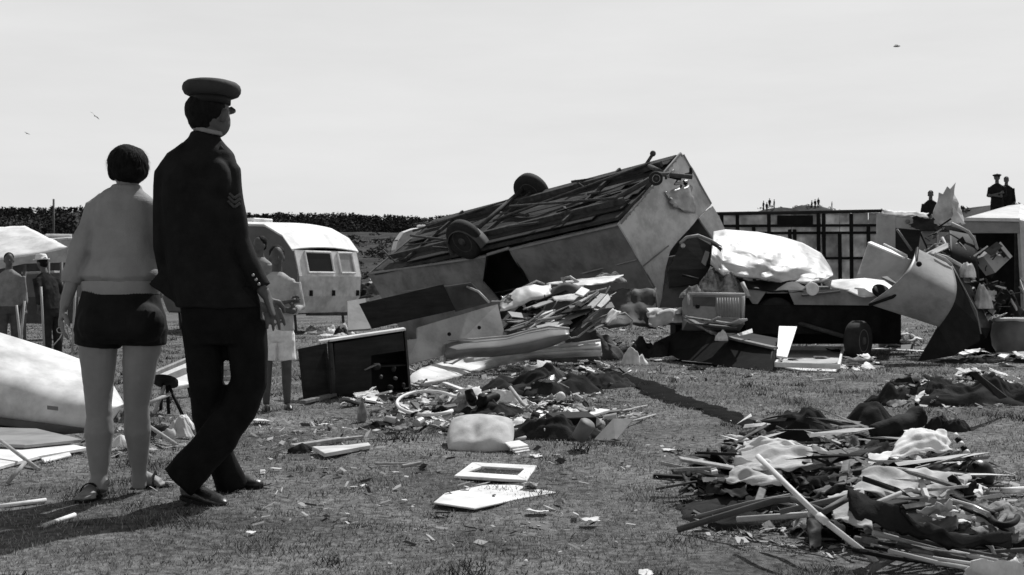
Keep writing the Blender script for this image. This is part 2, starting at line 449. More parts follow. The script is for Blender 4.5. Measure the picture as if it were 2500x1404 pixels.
def build_ground():
    ys = list(np.linspace(-40, 2, 12)) + list(np.arange(2.2, 16, 0.10)) + list(np.arange(16.2, 34, .4))
    y = 34.5
    while y < 1500: ys.append(y); y *= 1.022
    us = np.linspace(-1, 1, 241); us = np.sign(us)*np.abs(us)**1.35
    vs = []; w = len(us)
    for y in ys:
        half = 12+abs(y)*0.95
        for u in us:
            x = u*half; vs.append((x, y, gz(x, y)))
    fs = [(j*w+i, j*w+i+1, (j+1)*w+i+1, (j+1)*w+i) for j in range(len(ys)-1) for i in range(w-1)]
    o = pymesh('ground', vs, fs, ground_material(), None, True); o['kind'] = 'structure'
    return o
build_ground()

def grass_material():
    m = bpy.data.materials.new('grass_blades'); m.use_nodes = True
    nt = m.node_tree; n = nt.nodes; L = nt.links; n.clear()
    at = n.new('ShaderNodeAttribute'); at.attribute_name = 'tone'
    d = n.new('ShaderNodeBsdfDiffuse'); t = n.new('ShaderNodeBsdfTranslucent')
    mx = n.new('ShaderNodeMixShader'); mx.inputs[0].default_value = .35
    o = n.new('ShaderNodeOutputMaterial')
    L.new(at.outputs['Color'], d.inputs['Color']); L.new(at.outputs['Color'], t.inputs['Color'])
    L.new(d.outputs[0], mx.inputs[1]); L.new(t.outputs[0], mx.inputs[2]); L.new(mx.outputs[0], o.inputs['Surface'])
    return m
def build_grass(n=430000):
    g = np.random.default_rng(5)
    y = 2.6*np.exp(g.random(n)**1.12*math.log(34/2.6))          # denser near the viewer
    x = (g.random(n)*2-1)*(0.60*y+1.6)
    hz = np.empty(n); tone = np.empty(n); hs = np.empty(n); bare = np.zeros(n, bool)
    for i in range(n):
        X, Y = float(x[i]), float(y[i])
        c = noise.noise((X*2.3, Y*2.3, 20.0)); c2 = noise.noise((X*.55, Y*.55, 31.0)); c3 = noise.noise((X*7, Y*7, 2.0))
        hz[i] = gz(X, Y)
        c5 = noise.noise((X*3.3, Y*3.3+40, 12.0)); tuft = max(0.0, c-.22)*2.2+max(0.0, c5-.34)*5.0
        worn = noise.noise((X*.42+3, Y*.42, 71.0))+.5*noise.noise((X*1.6, Y*1.6, 5.0))
        bare[i] = worn > .30
        hs[i] = (0.55+0.5*max(0, c)+tuft*.9+.25*c3)*(.55 if bare[i] else 1)
        c4 = noise.noise((X*1.3+9, Y*1.3, 44.0))
        tone[i] = (1+.45*c2+.40*c3+.5*c4-0.6*tuft)  # tuft term darkens the blade colour to paint in the tufts' shadow blotches
    hs = np.clip(hs, .25, 3.0)*(0.010+0.020*g.random(n))*np.clip(y/6.0, 1, 2.2)**.5
    wd = np.maximum(0.0022, y*0.00042)*(0.7+0.8*g.random(n))
    hs = np.where(bare & (g.random(n) < .55), .0015, hs)
    a = g.random(n)*6.283; lean = 0.3+1.0*g.random(n); la = g.random(n)*6.283
    v = np.empty((n, 3, 3), 'f')
    v[:, 0, 0] = x-np.cos(a)*wd; v[:, 0, 1] = y-np.sin(a)*wd; v[:, 0, 2] = hz-.004
    v[:, 1, 0] = x+np.cos(a)*wd; v[:, 1, 1] = y+np.sin(a)*wd; v[:, 1, 2] = hz-.004
    v[:, 2, 0] = x+np.cos(la)*hs*lean; v[:, 2, 1] = y+np.sin(la)*hs*lean; v[:, 2, 2] = hz+hs
    me = bpy.data.meshes.new('grass')
    me.vertices.add(n*3); me.vertices.foreach_set('co', v.ravel())
    me.loops.add(n*3); me.loops.foreach_set('vertex_index', np.arange(n*3, dtype='i'))
    me.polygons.add(n); me.polygons.foreach_set('loop_start', np.arange(0, n*3, 3, dtype='i'))
    me.update(calc_edges=True)
    rnd = g.random(n)
    t = np.clip(tone, .15, 1.9)*np.where(rnd < .18, .66, np.where(rnd < .5, .32, .15))*(0.75+.5*g.random(n))
    t = np.clip(t, .02, .6)
    ca = me.color_attributes.new('tone', 'FLOAT_COLOR', 'POINT')
    c = np.ones((n, 3, 4), 'f'); c[:, :, 0] = t[:, None]; c[:, :, 1] = t[:, None]; c[:, :, 2] = t[:, None]
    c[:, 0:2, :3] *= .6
    ca.data.foreach_set('color', c.ravel())
    o = link('grass', me, grass_material()); o['kind'] = 'stuff'
    tag(o, 'short trampled tufty grass covering the open ground', 'grass')
build_grass()

def bush_into(vs, fs, c, r, h, rnd, n=26, pine=False, leaf=1.0):
    """leaf clumps spread through a crown's volume: many small uneven faces"""
    for _ in range(n):
        if pine:
            t = rnd.random(); rr = r*(1-t)**.8*(.3+.7*rnd.random()); z = h*(.05+.95*t)
        else:
            t = rnd.random()**.7; rr = r*math.sqrt(max(0, 1-(t*1.0)**2))*(.4+.6*rnd.random()); z = h*t
        a = rnd.random()*6.283
        p = Vector(c)+Vector((math.cos(a)*rr, math.sin(a)*rr, z)); s = r*(.26+.30*rnd.random())*leaf
        b = len(vs)
        q = [Vector((rnd.uniform(-1, 1), rnd.uniform(-1, 1), rnd.uniform(-.7, .8)))*s for _ in range(4)]
        vs.extend([p+k for k in q]); fs.extend([(b, b+1, b+2), (b, b+2, b+3), (b, b+3, b+1), (b+1, b+3, b+2)])
FOLI = mat('dark_pine_foliage', 0.020, 0.9, 0.3, .3, 0.0, 0.05)
SCRUB = mat('dry_scrub_foliage', 0.05, 0.9, 0.6, 1.2, 0.0, 0.05)
def build_wood():
    rnd = random.Random(3); vs, fs = [], []
    for i in range(9000):
        d = rnd.uniform(370, 575); px = rnd.uniform(-500, 1750)
        x = (px-CX)/F*d; s = .8+.3*noise.noise((px*.012, d*.02, 4))
        h = (2.5+1.0*rnd.random())*max(.5, s+.2)
        bush_into(vs, fs, (x, d, gz(x, d)-.8), h*.5, h, rnd, 10, True)
    o = pymesh('pine_wood', vs, fs, FOLI); o['kind'] = 'stuff'
    tag(o, 'dark pine wood along the far ridge', 'trees')
    vs, fs = [], []
    for i in range(1100):
        d = rnd.uniform(48, 330)**1.0; px = rnd.uniform(-400, 2700)
        x = (px-CX)/F*d
        if noise.noise((x*.05, d*.05, 8)) < -.05: continue
        r = rnd.uniform(.2, .6)*(1+d/260); bush_into(vs, fs, (x, d, gz(x, d)-.12), r, r*rnd.uniform(.5, .9), rnd, 46, False, .45)
    for i in range(420):                                  # marram and scrub on the dune and on the slope behind the wrecks
        if i < 240: d = rnd.uniform(185, 250); px = rnd.uniform(1700, 2250)
        else: d = rnd.uniform(45, 110); px = rnd.uniform(820, 1250)
        x = (px-CX)/F*d; r = rnd.uniform(.25, .8); bush_into(vs, fs, (x, d, gz(x, d)-.1), r, r*rnd.uniform(.5, .9), rnd, 30, False, .5)
    o = pymesh('scrub', vs, fs, SCRUB); o['kind'] = 'stuff'
    tag(o, 'low dark scrub dotted over the sandy slopes', 'scrub')
build_wood()
# dark strip laid across the grass in plain black colour, ragged at the edges
def build_strip():
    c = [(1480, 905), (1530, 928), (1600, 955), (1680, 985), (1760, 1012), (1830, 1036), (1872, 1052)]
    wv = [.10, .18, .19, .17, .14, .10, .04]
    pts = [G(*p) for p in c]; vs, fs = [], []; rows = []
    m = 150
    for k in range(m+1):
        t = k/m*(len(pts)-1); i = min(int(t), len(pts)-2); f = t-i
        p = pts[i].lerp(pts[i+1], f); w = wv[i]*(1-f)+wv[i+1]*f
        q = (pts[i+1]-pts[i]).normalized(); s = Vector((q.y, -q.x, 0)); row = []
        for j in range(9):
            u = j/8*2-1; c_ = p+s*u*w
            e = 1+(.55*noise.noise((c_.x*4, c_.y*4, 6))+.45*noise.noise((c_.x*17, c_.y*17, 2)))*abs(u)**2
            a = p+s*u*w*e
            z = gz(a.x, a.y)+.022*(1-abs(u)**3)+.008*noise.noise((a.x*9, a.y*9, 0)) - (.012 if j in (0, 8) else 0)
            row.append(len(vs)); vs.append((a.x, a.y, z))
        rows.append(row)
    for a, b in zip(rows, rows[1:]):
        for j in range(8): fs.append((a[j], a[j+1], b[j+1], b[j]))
    o = pymesh('dark_strip', vs, fs, mat('strip_black', .008, .95, .5, 14, .6, .05), None, True); o['kind'] = 'structure'
build_strip()

# fine litter trodden into the turf round the wrecks: far too many flakes to count
def build_litter():
    g = np.random.default_rng(9)
    zones = [(1250, 1010, 330, 60, 1500), (2080, 1220, 420, 150, 1700), (1250, 900, 280, 40, 700), (2330, 960, 190, 50, 600), (2380, 850, 150, 40, 600), (1800, 890, 300, 40, 600), (1250, 1200, 900, 150, 420), (330, 1070, 140, 60, 350), (800, 1060, 200, 60, 200), (1560, 840, 80, 40, 260)]
    vs, fs, tn = [], [], []
    for cx, cy, rx, ry, n in zones:
        for _ in range(n):
            a = g.random()*6.283; r = g.random()**.55
            p = G(cx+math.cos(a)*r*rx, max(760, cy+math.sin(a)*r*ry)); k = len(vs)
            L_ = (.006+.022*g.random()**2)*(1+p.y/14); W_ = L_*(.12+.6*g.random()**2); t = g.random()*6.283
            u = Vector((math.cos(t), math.sin(t), g.normal()*.25))*L_; w = Vector((-math.sin(t), math.cos(t), g.normal()*.35))*W_
            c = Vector((p.x, p.y, gz(p.x, p.y)+.010+.012*g.random()))
            vs += [c-u-w*.6, c+u*.8-w, c+u+w*.7, c-u*.9+w]; fs.append((k, k+1, k+2, k+3)); tn.append(float(g.choice([.72, .6, .45, .3, .12, .03, .03])))
    o = pymesh('litter', vs, fs, None); me = o.data
    ca = me.color_attributes.new('tone', 'FLOAT_COLOR', 'POINT'); ca.data.foreach_set('color', np.array([[t, t, t, 1] for t in tn for _ in range(4)], 'f').ravel())
    me.materials.append(bpy.data.materials['grass_blades']); o['kind'] = 'stuff'; tag(o, 'fine litter of splinters and scraps trodden into the grass', 'litter')
build_litter()

# ------------------------------------------------------------------ people
def hand_into(bm, w, d, nrm, s=1.0, curl=.5, thumb=1):
    """palm, four fingers of unequal length with knuckle bends, thumb from the side near the base"""
    w = Vector(w); d = Vector(d).normalized(); nrm = Vector(nrm); nrm = (nrm-d*nrm.dot(d)).normalized()
    sd_ = d.cross(nrm)*thumb
    tube_into(bm, [w-d*.03*s, w, w+d*.03*s, w+d*.07*s, w+d*.098*s],
              [(.024*s, .022*s), (.026*s, .020*s), (.036*s, .018*s), (.043*s, .016*s), (.040*s, .012*s)], 12) if abs(d.z) > .2 else \
    tube_into(bm, [w-d*.03*s, w, w+d*.03*s, w+d*.07*s, w+d*.098*s], [.024*s, .024*s, .028*s, .03*s, .026*s], 12)
    for i, (o, L) in enumerate(((-.033, .062), (-.011, .078), (.012, .084), (.034, .070))):
        b = w+d*.085*s+sd_*o*s
        a = 0.0; pts = [b-d*.02*s]; p = b; dd = (d+sd_*o*4.0).normalized()
        for k in range(3):
            a += curl*(.55 if k == 0 else .8)
            q = (dd*math.cos(a)+nrm*math.sin(a)).normalized(); pts.append(p.copy()); p = p+q*L*s*(.46, .32, .24)[k]
        pts.append(p)
        tube_into(bm, pts, [.0095*s, .0095*s, .009*s, .0082*s, .0068*s], 8)
    b = w+d*.028*s+sd_*.030*s
    tube_into(bm, [b-sd_*.012*s, b+sd_*.016*s+d*.012*s+nrm*.008*s, b+sd_*.030*s+d*.040*s+nrm*.022*s, b+sd_*.030*s+d*.066*s+nrm*.034*s],
              [.014*s, .0135*s, .011*s, .008*s], 8)
def shoe(parent, heel, toe, h=.085, w=.045, m=None, name='shoe', sole=True):
    """heel and toe at ground level, world space"""
    heel, toe = Vector(heel), Vector(toe); d = toe-heel; L = d.length; u = d.normalized(); up = Vector((0, 0, 1))
    bm = bmesh.new(); s = u.cross(up).normalized()
    tube_into(bm, [heel+u*L*t+up*hh for t, hh in ((-.02, .04), (.06, .045), (.25, .046), (.5, .036), (.75, .030), (.95, .024), (1.02, .022))],
              [(w*.5, .03), (w*.78, .042), (w*.8, .045), (w*.86, .036), (w*1.0, .030), (w*.72, .022), (w*.35, .012)], 14)
    tube_into(bm, [heel+u*L*.14+up*.03, heel+u*L*.16+up*h], [w*.75, w*.72], 12)
    o = fuse(name, bm, m or LEATH, parent, .006, 3)
    if sole:
        b2 = bmesh.new(); pts = []
        for t, k in ((0, .55), (.05, .8), (.3, .78), (.5, .8), (.75, 1.03), (.92, .8), (1.0, .4)):
            for q in (-1, 1):
                for z in (.002, .020): pts.append(heel+u*L*t+s*q*w*k+up*z)
        hull_into(b2, pts)
        so = bobj('sole', b2, BLACK); so.data.transform(Matrix.Translation(-Vector(parent.location))); so.parent = o
    return o
def fold(a, f1, f2, seed, ax=(1, 1, .35)):
    """cloth wrinkle displacement"""
    def g(c):
        p = Vector((c.x*ax[0], c.y*ax[1], c.z*ax[2]))
        return a*(noise.noise(p*f1+Vector((seed, 0, 0)))+.5*noise.noise(p*f2+Vector((0, seed, 0)))-.4*abs(noise.noise(p*f1*1.6+Vector((0, 0, seed)))))
    return g

def build_officer():
    D = 5.62
    root = thing('person', 'man in dark uniform and peaked cap striding past, seen from behind', 'person', (P(510, 1225, D).x, D, 0))
    def m(px, py, dy=0): return P(px, py, D+dy)
    k = D/F
    # body: head, neck, hands and a plain figure under the clothes, one surface
    bm = bmesh.new()
    ry = Matrix.Rotation(math.radians(-6), 3, 'Y')
    ball_into(bm, m(510, 272, .01), (.094, .088, .105), ry, 20)          # skull
    ball_into(bm, m(527, 296, .03), (.068, .066, .078), ry, 16)          # face and jaw
    ball_into(bm, m(541, 320, .045), (.027, .034, .022), None, 10)       # chin
    tube_into(bm, [m(563, 262, .05), m(569, 268, .06), m(566, 277, .06)], [.010, .011, .010], 8)      # nose and brow
    ball_into(bm, m(548, 282, -.045), (.018, .012, .033), Matrix.Rotation(.3, 3, 'Y'), 10)            # ear
    ball_into(bm, m(464, 280, .03), (.011, .018, .030), None, 10)
    tube_into(bm, [m(505, 300, .01), m(503, 325), m(500, 355)], [.060, .058, .068], 16)
    loft_into(bm, [(m(500, 350), .07, .06), (m(492, 400), .13, .085), (m(487, 470), .14, .1), (m(490, 600), .13, .1), (m(520, 720), .15, .11), (m(538, 800), .14, .11)], 20)
    tube_into(bm, [m(553, 412), m(563, 500), m(582, 592), m(640, 708, -.01), m(650, 722, -.015)], [.04, .038, .034, .026, .024], 12)
    tube_into(bm, [m(414, 415), m(408, 520), m(408, 620, .02), m(430, 690, .09)], [.04, .038, .034, .03], 12)
    hand_into(bm, m(651, 724, -.015), Vector((.34, -.05, -.93)), Vector((-.35, .75, -.1)), 1.02, .42, 1)
    tube_into(bm, [m(492, 790), m(505, 930), m(520, 1040, .1), m(560, 1180, .26)], [.07, .055, .05, .035], 12)
    tube_into(bm, [m(597, 790), m(607, 920), m(545, 1060, -.03), m(445, 1175, -.1)], [.07, .055, .05, .035], 12)
    fuse('body', bm, SKIND, root, .0055, 4)
    # hair on the back of the head
    bm = bmesh.new()
    ball_into(bm, m(503, 268, -.004), (.098, .092, .088), ry, 20)
    ball_into(bm, m(494, 292, -.015), (.066, .068, .062), ry, 14)
    fuse('hair', bm, HAIR, root, .007, 3, lambda c: .003*noise.noise(c*60))
    # jacket
    bm = bmesh.new()
    loft_into(bm, [(m(502, 322), .062, .060), (m(500, 338), .072, .068), (m(496, 356), .105, .080), (m(491, 376), .150, .095), (m(487, 402), .172, .112), (m(485, 450), .172, .128),
                   (m(485, 540), .160, .125), (m(492, 620), .160, .122), (m(510, 690), .178, .138), (m(530, 735), .196, .150), (m(536, 752), .200, .152)], 28, 2.3)
    tube_into(bm, [m(540, 398), m(553, 418), m(562, 500), m(581, 592), m(612, 650, -.005), m(640, 704, -.01)], [.058, .066, .062, .056, .049, .046], 16)
    tube_into(bm, [m(428, 402), m(413, 425), m(407, 520), m(405, 610, .01), m(415, 680, .06)], [.056, .064, .060, .056, .05], 16)
    hull_into(bm, [m(420, 620, y) for y in (-.03, .05)]+[m(366, 694, y) for y in (-.012, .012)]+[m(432, 746, y) for y in (-.06, .05)]+[m(470, 690, y) for y in (-.08, .05)])
    # shoulder blades and the vent at the back
    ball_into(bm, m(450, 440, -.075), (.07, .06, .10), None, 12); ball_into(bm, m(530, 440, -.075), (.06, .06, .10), None, 12)
    jk = fuse('jacket', bm, UNIF, root, .0075, 4, lambda c, f_=fold(.008, 9, 21, 3.3): f_(c)+.006*crumple(c.x, c.z*.6, 5.1, 4.0, 4))
    # epaulettes, chevron, cuff buttons
    for a, b in (((452, 352, -.045), (412, 382, -.035)), ((540, 356, -.03), (566, 388, -.02))):
        beam('epaulette', m(*a), m(*b), .045, .008, mat('epaulette_cloth', .03, .8), .2, root)
    CH = mat('chevron_braid', .06, .8, .2, 60, .2)
    for q in range(3):
        y0 = 468+q*11
        beam('chevron', m(556, y0, -.068), m(572, y0+16, -.062), .012, .006, CH, 1.2, root)
        beam('chevron', m(572, y0+16, -.062), m(586, y0+6, -.040), .012, .006, CH, 1.2, root)
    for q in range(3):
        lathe('button', [(.001, 0), (.008, .002), (.006, .006)], m(618+q*7, 672+q*11, -.052), (0.1, -1, .1), STEEL, root, 10)
    # shirt collar
    bm = bmesh.new(); ring = []
    for i in range(25):
        a = 2*math.pi*i/24; ring.append(m(502+34*math.cos(a)+4, 318+8*math.cos(a)+0*math.sin(a), 0)+Vector((0, .062*math.sin(a), .006*math.sin(a))))
    tube_into(bm, ring, [(.006, .011)]*25, 8)
    bobj('collar', bm, mat('shirt_cotton', .26, .9), None, True).parent = None
    place(root, COL.objects['collar'])
    # trousers
    bm = bmesh.new()
    loft_into(bm, [(m(532, 700), .165, .12), (m(535, 745), .185, .135), (m(540, 800), .184, .140), (m(541, 840), .165, .12)], 24)
    tube_into(bm, [m(492, 790), m(500, 860), m(506, 935), m(512, 1010, .06), m(528, 1085, .14), m(552, 1150, .22), m(566, 1186, .26)], [.100, .090, .080, .080, .076, .074, .078], 16)
    tube_into(bm, [m(594, 790), m(602, 860), m(605, 930), m(580, 1000), m(530, 1075, -.03), m(480, 1130, -.07), m(433, 1178, -.10)], [.100, .092, .084, .086, .086, .082, .088], 16)
    fuse('trousers', bm, TROU, root, .0075, 4, lambda c, f_=fold(.007, 8, 18, 7.7): f_(c)+.006*crumple(c.x*1.3, c.z*.5, 2.7, 3.6, 4))
    a, b = G(452, 1218), G(548, 1243); shoe(root, a, b, .085, .048, LEATH)
    a, b = G(545, 1188), G(602, 1199); shoe(root, a, b+Vector((.06, .05, 0)), .085, .048, LEATH)
    # peaked cap
    hd = thing('peaked_cap', '', ''); 
    for kk in ('label', 'category'): del hd[kk]
    bpy.data.objects.remove(hd)
    ct = m(517, 214, 0); tilt = Vector((.03, .02, 1)).normalized()
    crown = lathe('cap_crown', [(.086, -.044), (.104, -.042), (.122, -.034), (.131, -.018), (.132, -.002), (.127, .012), (.114, .023), (.085, .031), (.045, .035), (.001, .036)], ct, tilt, mat('cap_cloth', .035, .8, .25, 10, .12), root, 36)
    band = lathe('cap_band', [(.084, -.076), (.0905, -.074), (.0905, -.040), (.084, -.038)], ct+Vector((-.003, 0, 0)), tilt, mat('cap_band', .010, .7), None, 36)
    band.data.transform(Matrix.Translation(-Vector(root.location))); band.parent = crown
    fwd = Vector((.08, .99, 0)).normalized(); rt = Vector((fwd.y, -fwd.x, 0)); bm = bmesh.new(); top, bot = [], []
    for i in range(13):
        a = math.radians(-62+i*124/12)
        e = fwd*math.cos(a)+rt*math.sin(a); r1, r2 = .086, .090+.052*math.cos(a)**1.5
        top.append((bm.verts.new(ct+e*r1+Vector((0, 0, -.082))), bm.verts.new(ct+e*r2+Vector((0, 0, -.082-.022*math.cos(a))))))
        bot.append((bm.verts.new(ct+e*r1+Vector((0, 0, -.085))), bm.verts.new(ct+e*r2+Vector((0, 0, -.085-.022*math.cos(a))))))
    for i in range(12):
        bm.faces.new((top[i][0], top[i][1], top[i+1][1], top[i+1][0])); bm.faces.new((bot[i][0], bot[i+1][0], bot[i+1][1], bot[i][1]))
        bm.faces.new((top[i][1], bot[i][1], bot[i+1][1], top[i+1][1]))
    pk = bobj('cap_peak', bm, LEATH); pk.data.transform(Matrix.Translation(-Vector(root.location))); pk.parent = crown
build_officer()

def build_woman():
    D = 5.75
    root = thing('person', 'short-haired woman in pale sweater and black shorts seen from behind', 'person', (P(290, 1215, D).x, D, 0))
    def w(px, py, dy=0): return P(px, py, D+dy)
    bm = bmesh.new()
    ball_into(bm, w(313, 408, .02), (.078, .09, .098), None, 18); ball_into(bm, w(313, 432, .05), (.06, .06, .06), None, 12)
    ball_into(bm, w(313, 425, .115), (.012, .016, .016), None, 8)
    tube_into(bm, [w(312, 430, .01), w(311, 455), w(309, 480)], [.050, .049, .058], 14)
    loft_into(bm, [(w(308, 478), .06, .05), (w(303, 510), .12, .08), (w(300, 580), .13, .09), (w(298, 690), .13, .1), (w(296, 770), .17, .12), (w(296, 830), .16, .11)], 20)
    tube_into(bm, [w(232, 515), w(208, 590), w(190, 648), w(172, 700, -.02), w(158, 748, -.03)], [.030, .030, .030, .032, .025], 12)
    tube_into(bm, [w(368, 515), w(386, 590, .02), w(392, 650, .06), w(380, 700, .16)], [.03, .03, .03, .03], 12)
    hand_into(bm, w(156, 752, -.03), Vector((-.10, -.05, -1)), Vector((.85, .4, 0)), .92, .45, 1)
    hand_into(bm, w(378, 704, .17), Vector((-.2, .8, -.5)), Vector((-.5, 0, .5)), .9, .4, 1)
    tube_into(bm, [w(242, 800), w(240, 850), w(240, 920), w(241, 985), w(243, 1015), w(242, 1055), w(242, 1110), w(243, 1160), w(242, 1200, -.03)],
              [.098, .089, .073, .061, .059, .068, .054, .039, .038], 18)
    tube_into(bm, [w(350, 800), w(346, 850), w(339, 920), w(333, 985, .02), w(334, 1012, .03), w(336, 1050, .05), w(338, 1105, .09), w(340, 1150, .12), w(340, 1188, .14)],
              [.098, .089, .073, .060, .057, .063, .049, .034, .035], 18)
    # bare feet
    def foot(heel, toe, s):
        u = (toe-heel).normalized(); L = (toe-heel).length; sd_ = u.cross(Vector((0, 0, 1))); up = Vector((0, 0, 1))
        tube_into(bm, [heel+u*L*t+up*h for t, h in ((-.03, .03), (.08, .034), (.3, .044), (.55, .034), (.78, .022))], [(.026, .028), (.034, .036), (.034, .042), (.038, .030), (.044, .020)], 12)
        for q in range(5):
            o = (q-2)*.0175*s; b = heel+u*L*.74+sd_*o+up*.016
            tube_into(bm, [b, b+u*L*(.16-.02*abs(q-.5)), b+u*L*(.27-.035*q)], [.0105, .010, .008], 8)
    h1, t1 = G(250, 1205), G(197, 1226)+Vector((.01, -.02, 0)); foot(h1, t1, -1)
    h2, t2 = G(334, 1191), G(366, 1196)+Vector((.06, .07, 0)); foot(h2, t2, 1)
    for q_, y_, dy_ in ((222, 1178, -.02), (262, 1178, -.02), (324, 1166, .13), (356, 1166, .13)): ball_into(bm, w(q_, y_, dy_), (.013, .014, .015), None, 8)
    fuse('body', bm, SKIN, root, .0055, 4, lambda c: .0022*noise.noise(c*15)+.0016*noise.noise(c*34))
    # sandals
    for hh, tt in ((h1, t1), (h2, t2)):
        u = (tt-hh).normalized(); L = (tt-hh).length; s = u.cross(Vector((0, 0, 1))); b2 = bmesh.new(); pts = []
        for t, k in ((-.06, .5), (.03, .85), (.3, .8), (.6, .95), (.85, 1.05), (1.02, .7), (1.06, .35)):
            for q in (-1, 1):
                for z in (.0, .012): pts.append(hh+u*L*t+s*q*.042*k+Vector((0, 0, z)))
        hull_into(b2, pts); sa = bobj('sandal', b2, BLACK, None); place(root, sa)
        b3 = bmesh.new(); c = hh+u*L*.62
        tube_into(b3, [c+s*.047*math.cos(a)+Vector((0, 0, .012+.062*math.sin(a))) for a in [i*math.pi/10 for i in range(11)]], [(.013, .003)]*11, 8)
        st = bobj('strap', b3, BLACK); st.data.transform(Matrix.Translation(-Vector(root.location))); st.parent = sa
    # hair
    bm = bmesh.new()
    ball_into(bm, w(312, 396, 0), (.093, .10, .083), None, 24); ball_into(bm, w(318, 420, -.01), (.080, .09, .058), None, 20)
    ball_into(bm, w(345, 410, -.005), (.034, .05, .045), None, 12); ball_into(bm, w(278, 415, 0), (.030, .05, .05), None, 12)
    fuse('hair', bm, HAIR, root, .006, 4, lambda c: .004*noise.noise(Vector((c.x*22, c.y*22, c.z*10)))+.0028*noise.noise(Vector((c.x*90, c.y*90, c.z*30))))
    rs = random.Random(4); sv, sf = [], []; hc = w(313, 402, 0)
    for i in range(900):
        a, b = rs.uniform(0, 6.283), rs.uniform(-.75, 1.2); e = Vector((math.cos(a)*math.cos(b), math.sin(a)*math.cos(b), math.sin(b)))
        p = hc+Vector((e.x*.094, e.y*.100, e.z*.090)); t_ = (Vector((rs.uniform(-.5, .5), rs.uniform(-.5, .5), -1))); t_ = (t_-e*t_.dot(e)).normalized()
        L_ = rs.uniform(.02, .05); sd_ = e.cross(t_)*.0012; k = len(sv)
        sv += [p-sd_-root.location, p+sd_-root.location, p+t_*L_+e*rs.uniform(.001, .010)-root.location]; sf.append((k, k+1, k+2))
    pymesh('hair_strands', sv, sf, HAIR, root)
    # sweater: torso and pushed-up sleeves in one piece
    bm = bmesh.new()
    loft_into(bm, [(w(310, 456), .056, .056), (w(309, 464), .064, .064), (w(308, 471), .092, .078), (w(305, 480), .126, .094), (w(302, 492), .148, .106), (w(301, 520), .150, .116), (w(302, 580), .143, .120), (w(301, 630), .152, .124),
                   (w(299, 664), .186, .144), (w(298, 676), .188, .146), (w(297, 684), .170, .130), (w(297, 694), .166, .126)], 34, 2.2)
    tube_into(bm, [w(258, 494), w(234, 508), w(207, 580), w(188, 640, -.005), w(174, 690, -.015)], [.048, .058, .047, .044, .040], 16)
    tube_into(bm, [w(345, 494), w(368, 506), w(386, 585, .02), w(392, 640, .06), w(384, 690, .14)], [.048, .060, .054, .050, .044], 16)
    fm = fold(.013, 7, 17, 1.2, (1, 1, .30)); f2 = fold(.007, 16, 34, 5.2, (.45, 1, 1))
    fuse('sweater', bm, SWEAT, root, .007, 3, lambda c: max(-.006, 1.0*(fm(c)+.013*crumple(c.x*1.0, c.z*.5, 3.3, 3.2, 3))*(0.3 if c.z < 1.0 else 1)+f2(c)*.6))
    # ribbed hem
    bm = bmesh.new()
    rr = []
    for z, f in ((-.036, .985), (-.030, 1.0), (0, 1.02), (.020, 1.02), (.026, 1.0)):
        rr.append([bm.verts.new(w(296, 700)+Vector(((.175+.003*(i % 2))*f*math.cos(2*math.pi*i/150), (.136+.003*(i % 2))*f*math.sin(2*math.pi*i/150), z))) for i in range(150)])
    for a, b in zip(rr, rr[1:]):
        for i in range(150): bm.faces.new((a[i], a[(i+1) % 150], b[(i+1) % 150], b[i]))
    o = bobj('ribbed_hem', bm, SWEAT, None, True); place(root, o)
    # shorts
    bm = bmesh.new()
    loft_into(bm, [(w(294, 708), .172, .130), (w(294, 735), .186, .142), (w(295, 770), .205, .160), (w(296, 805), .216, .165), (w(296, 828), .205, .15), (w(296, 838), .17, .11)], 30, 2.2)
    ball_into(bm, w(243, 790, -.075), (.10, .10, .10), None, 16); ball_into(bm, w(350, 790, -.075), (.10, .10, .10), None, 16)
    tube_into(bm, [w(243, 800), w(238, 846)], [.112, .107], 18); tube_into(bm, [w(350, 800), w(350, 843)], [.112, .106], 18)
    fuse('shorts', bm, SHORT, root, .007, 3, fold(.003, 12, 30, 2.2, (1, 1, 1)))
    # sunglasses dangling from her hand
    t = thing('sunglasses', 'thin-framed sunglasses dangling from the hand of the woman in shorts', 'sunglasses', w(158, 800, -.06))
    rod('temple', [w(162, 795, -.06), w(168, 822, -.07), w(180, 858, -.08)], .0028, STEEL, t, 6)
    rod('temple', [w(160, 798, -.05), w(146, 826, -.05), w(128, 846, -.05)], .0028, STEEL, t, 6)
    for q in (148, 166):
        a = [w(q+9*math.cos(i*math.pi/8), 806+7*math.sin(i*math.pi/8), -.065) for i in range(17)]
        rod('lens_rim', a, .0025, STEEL, t, 6)
build_woman()

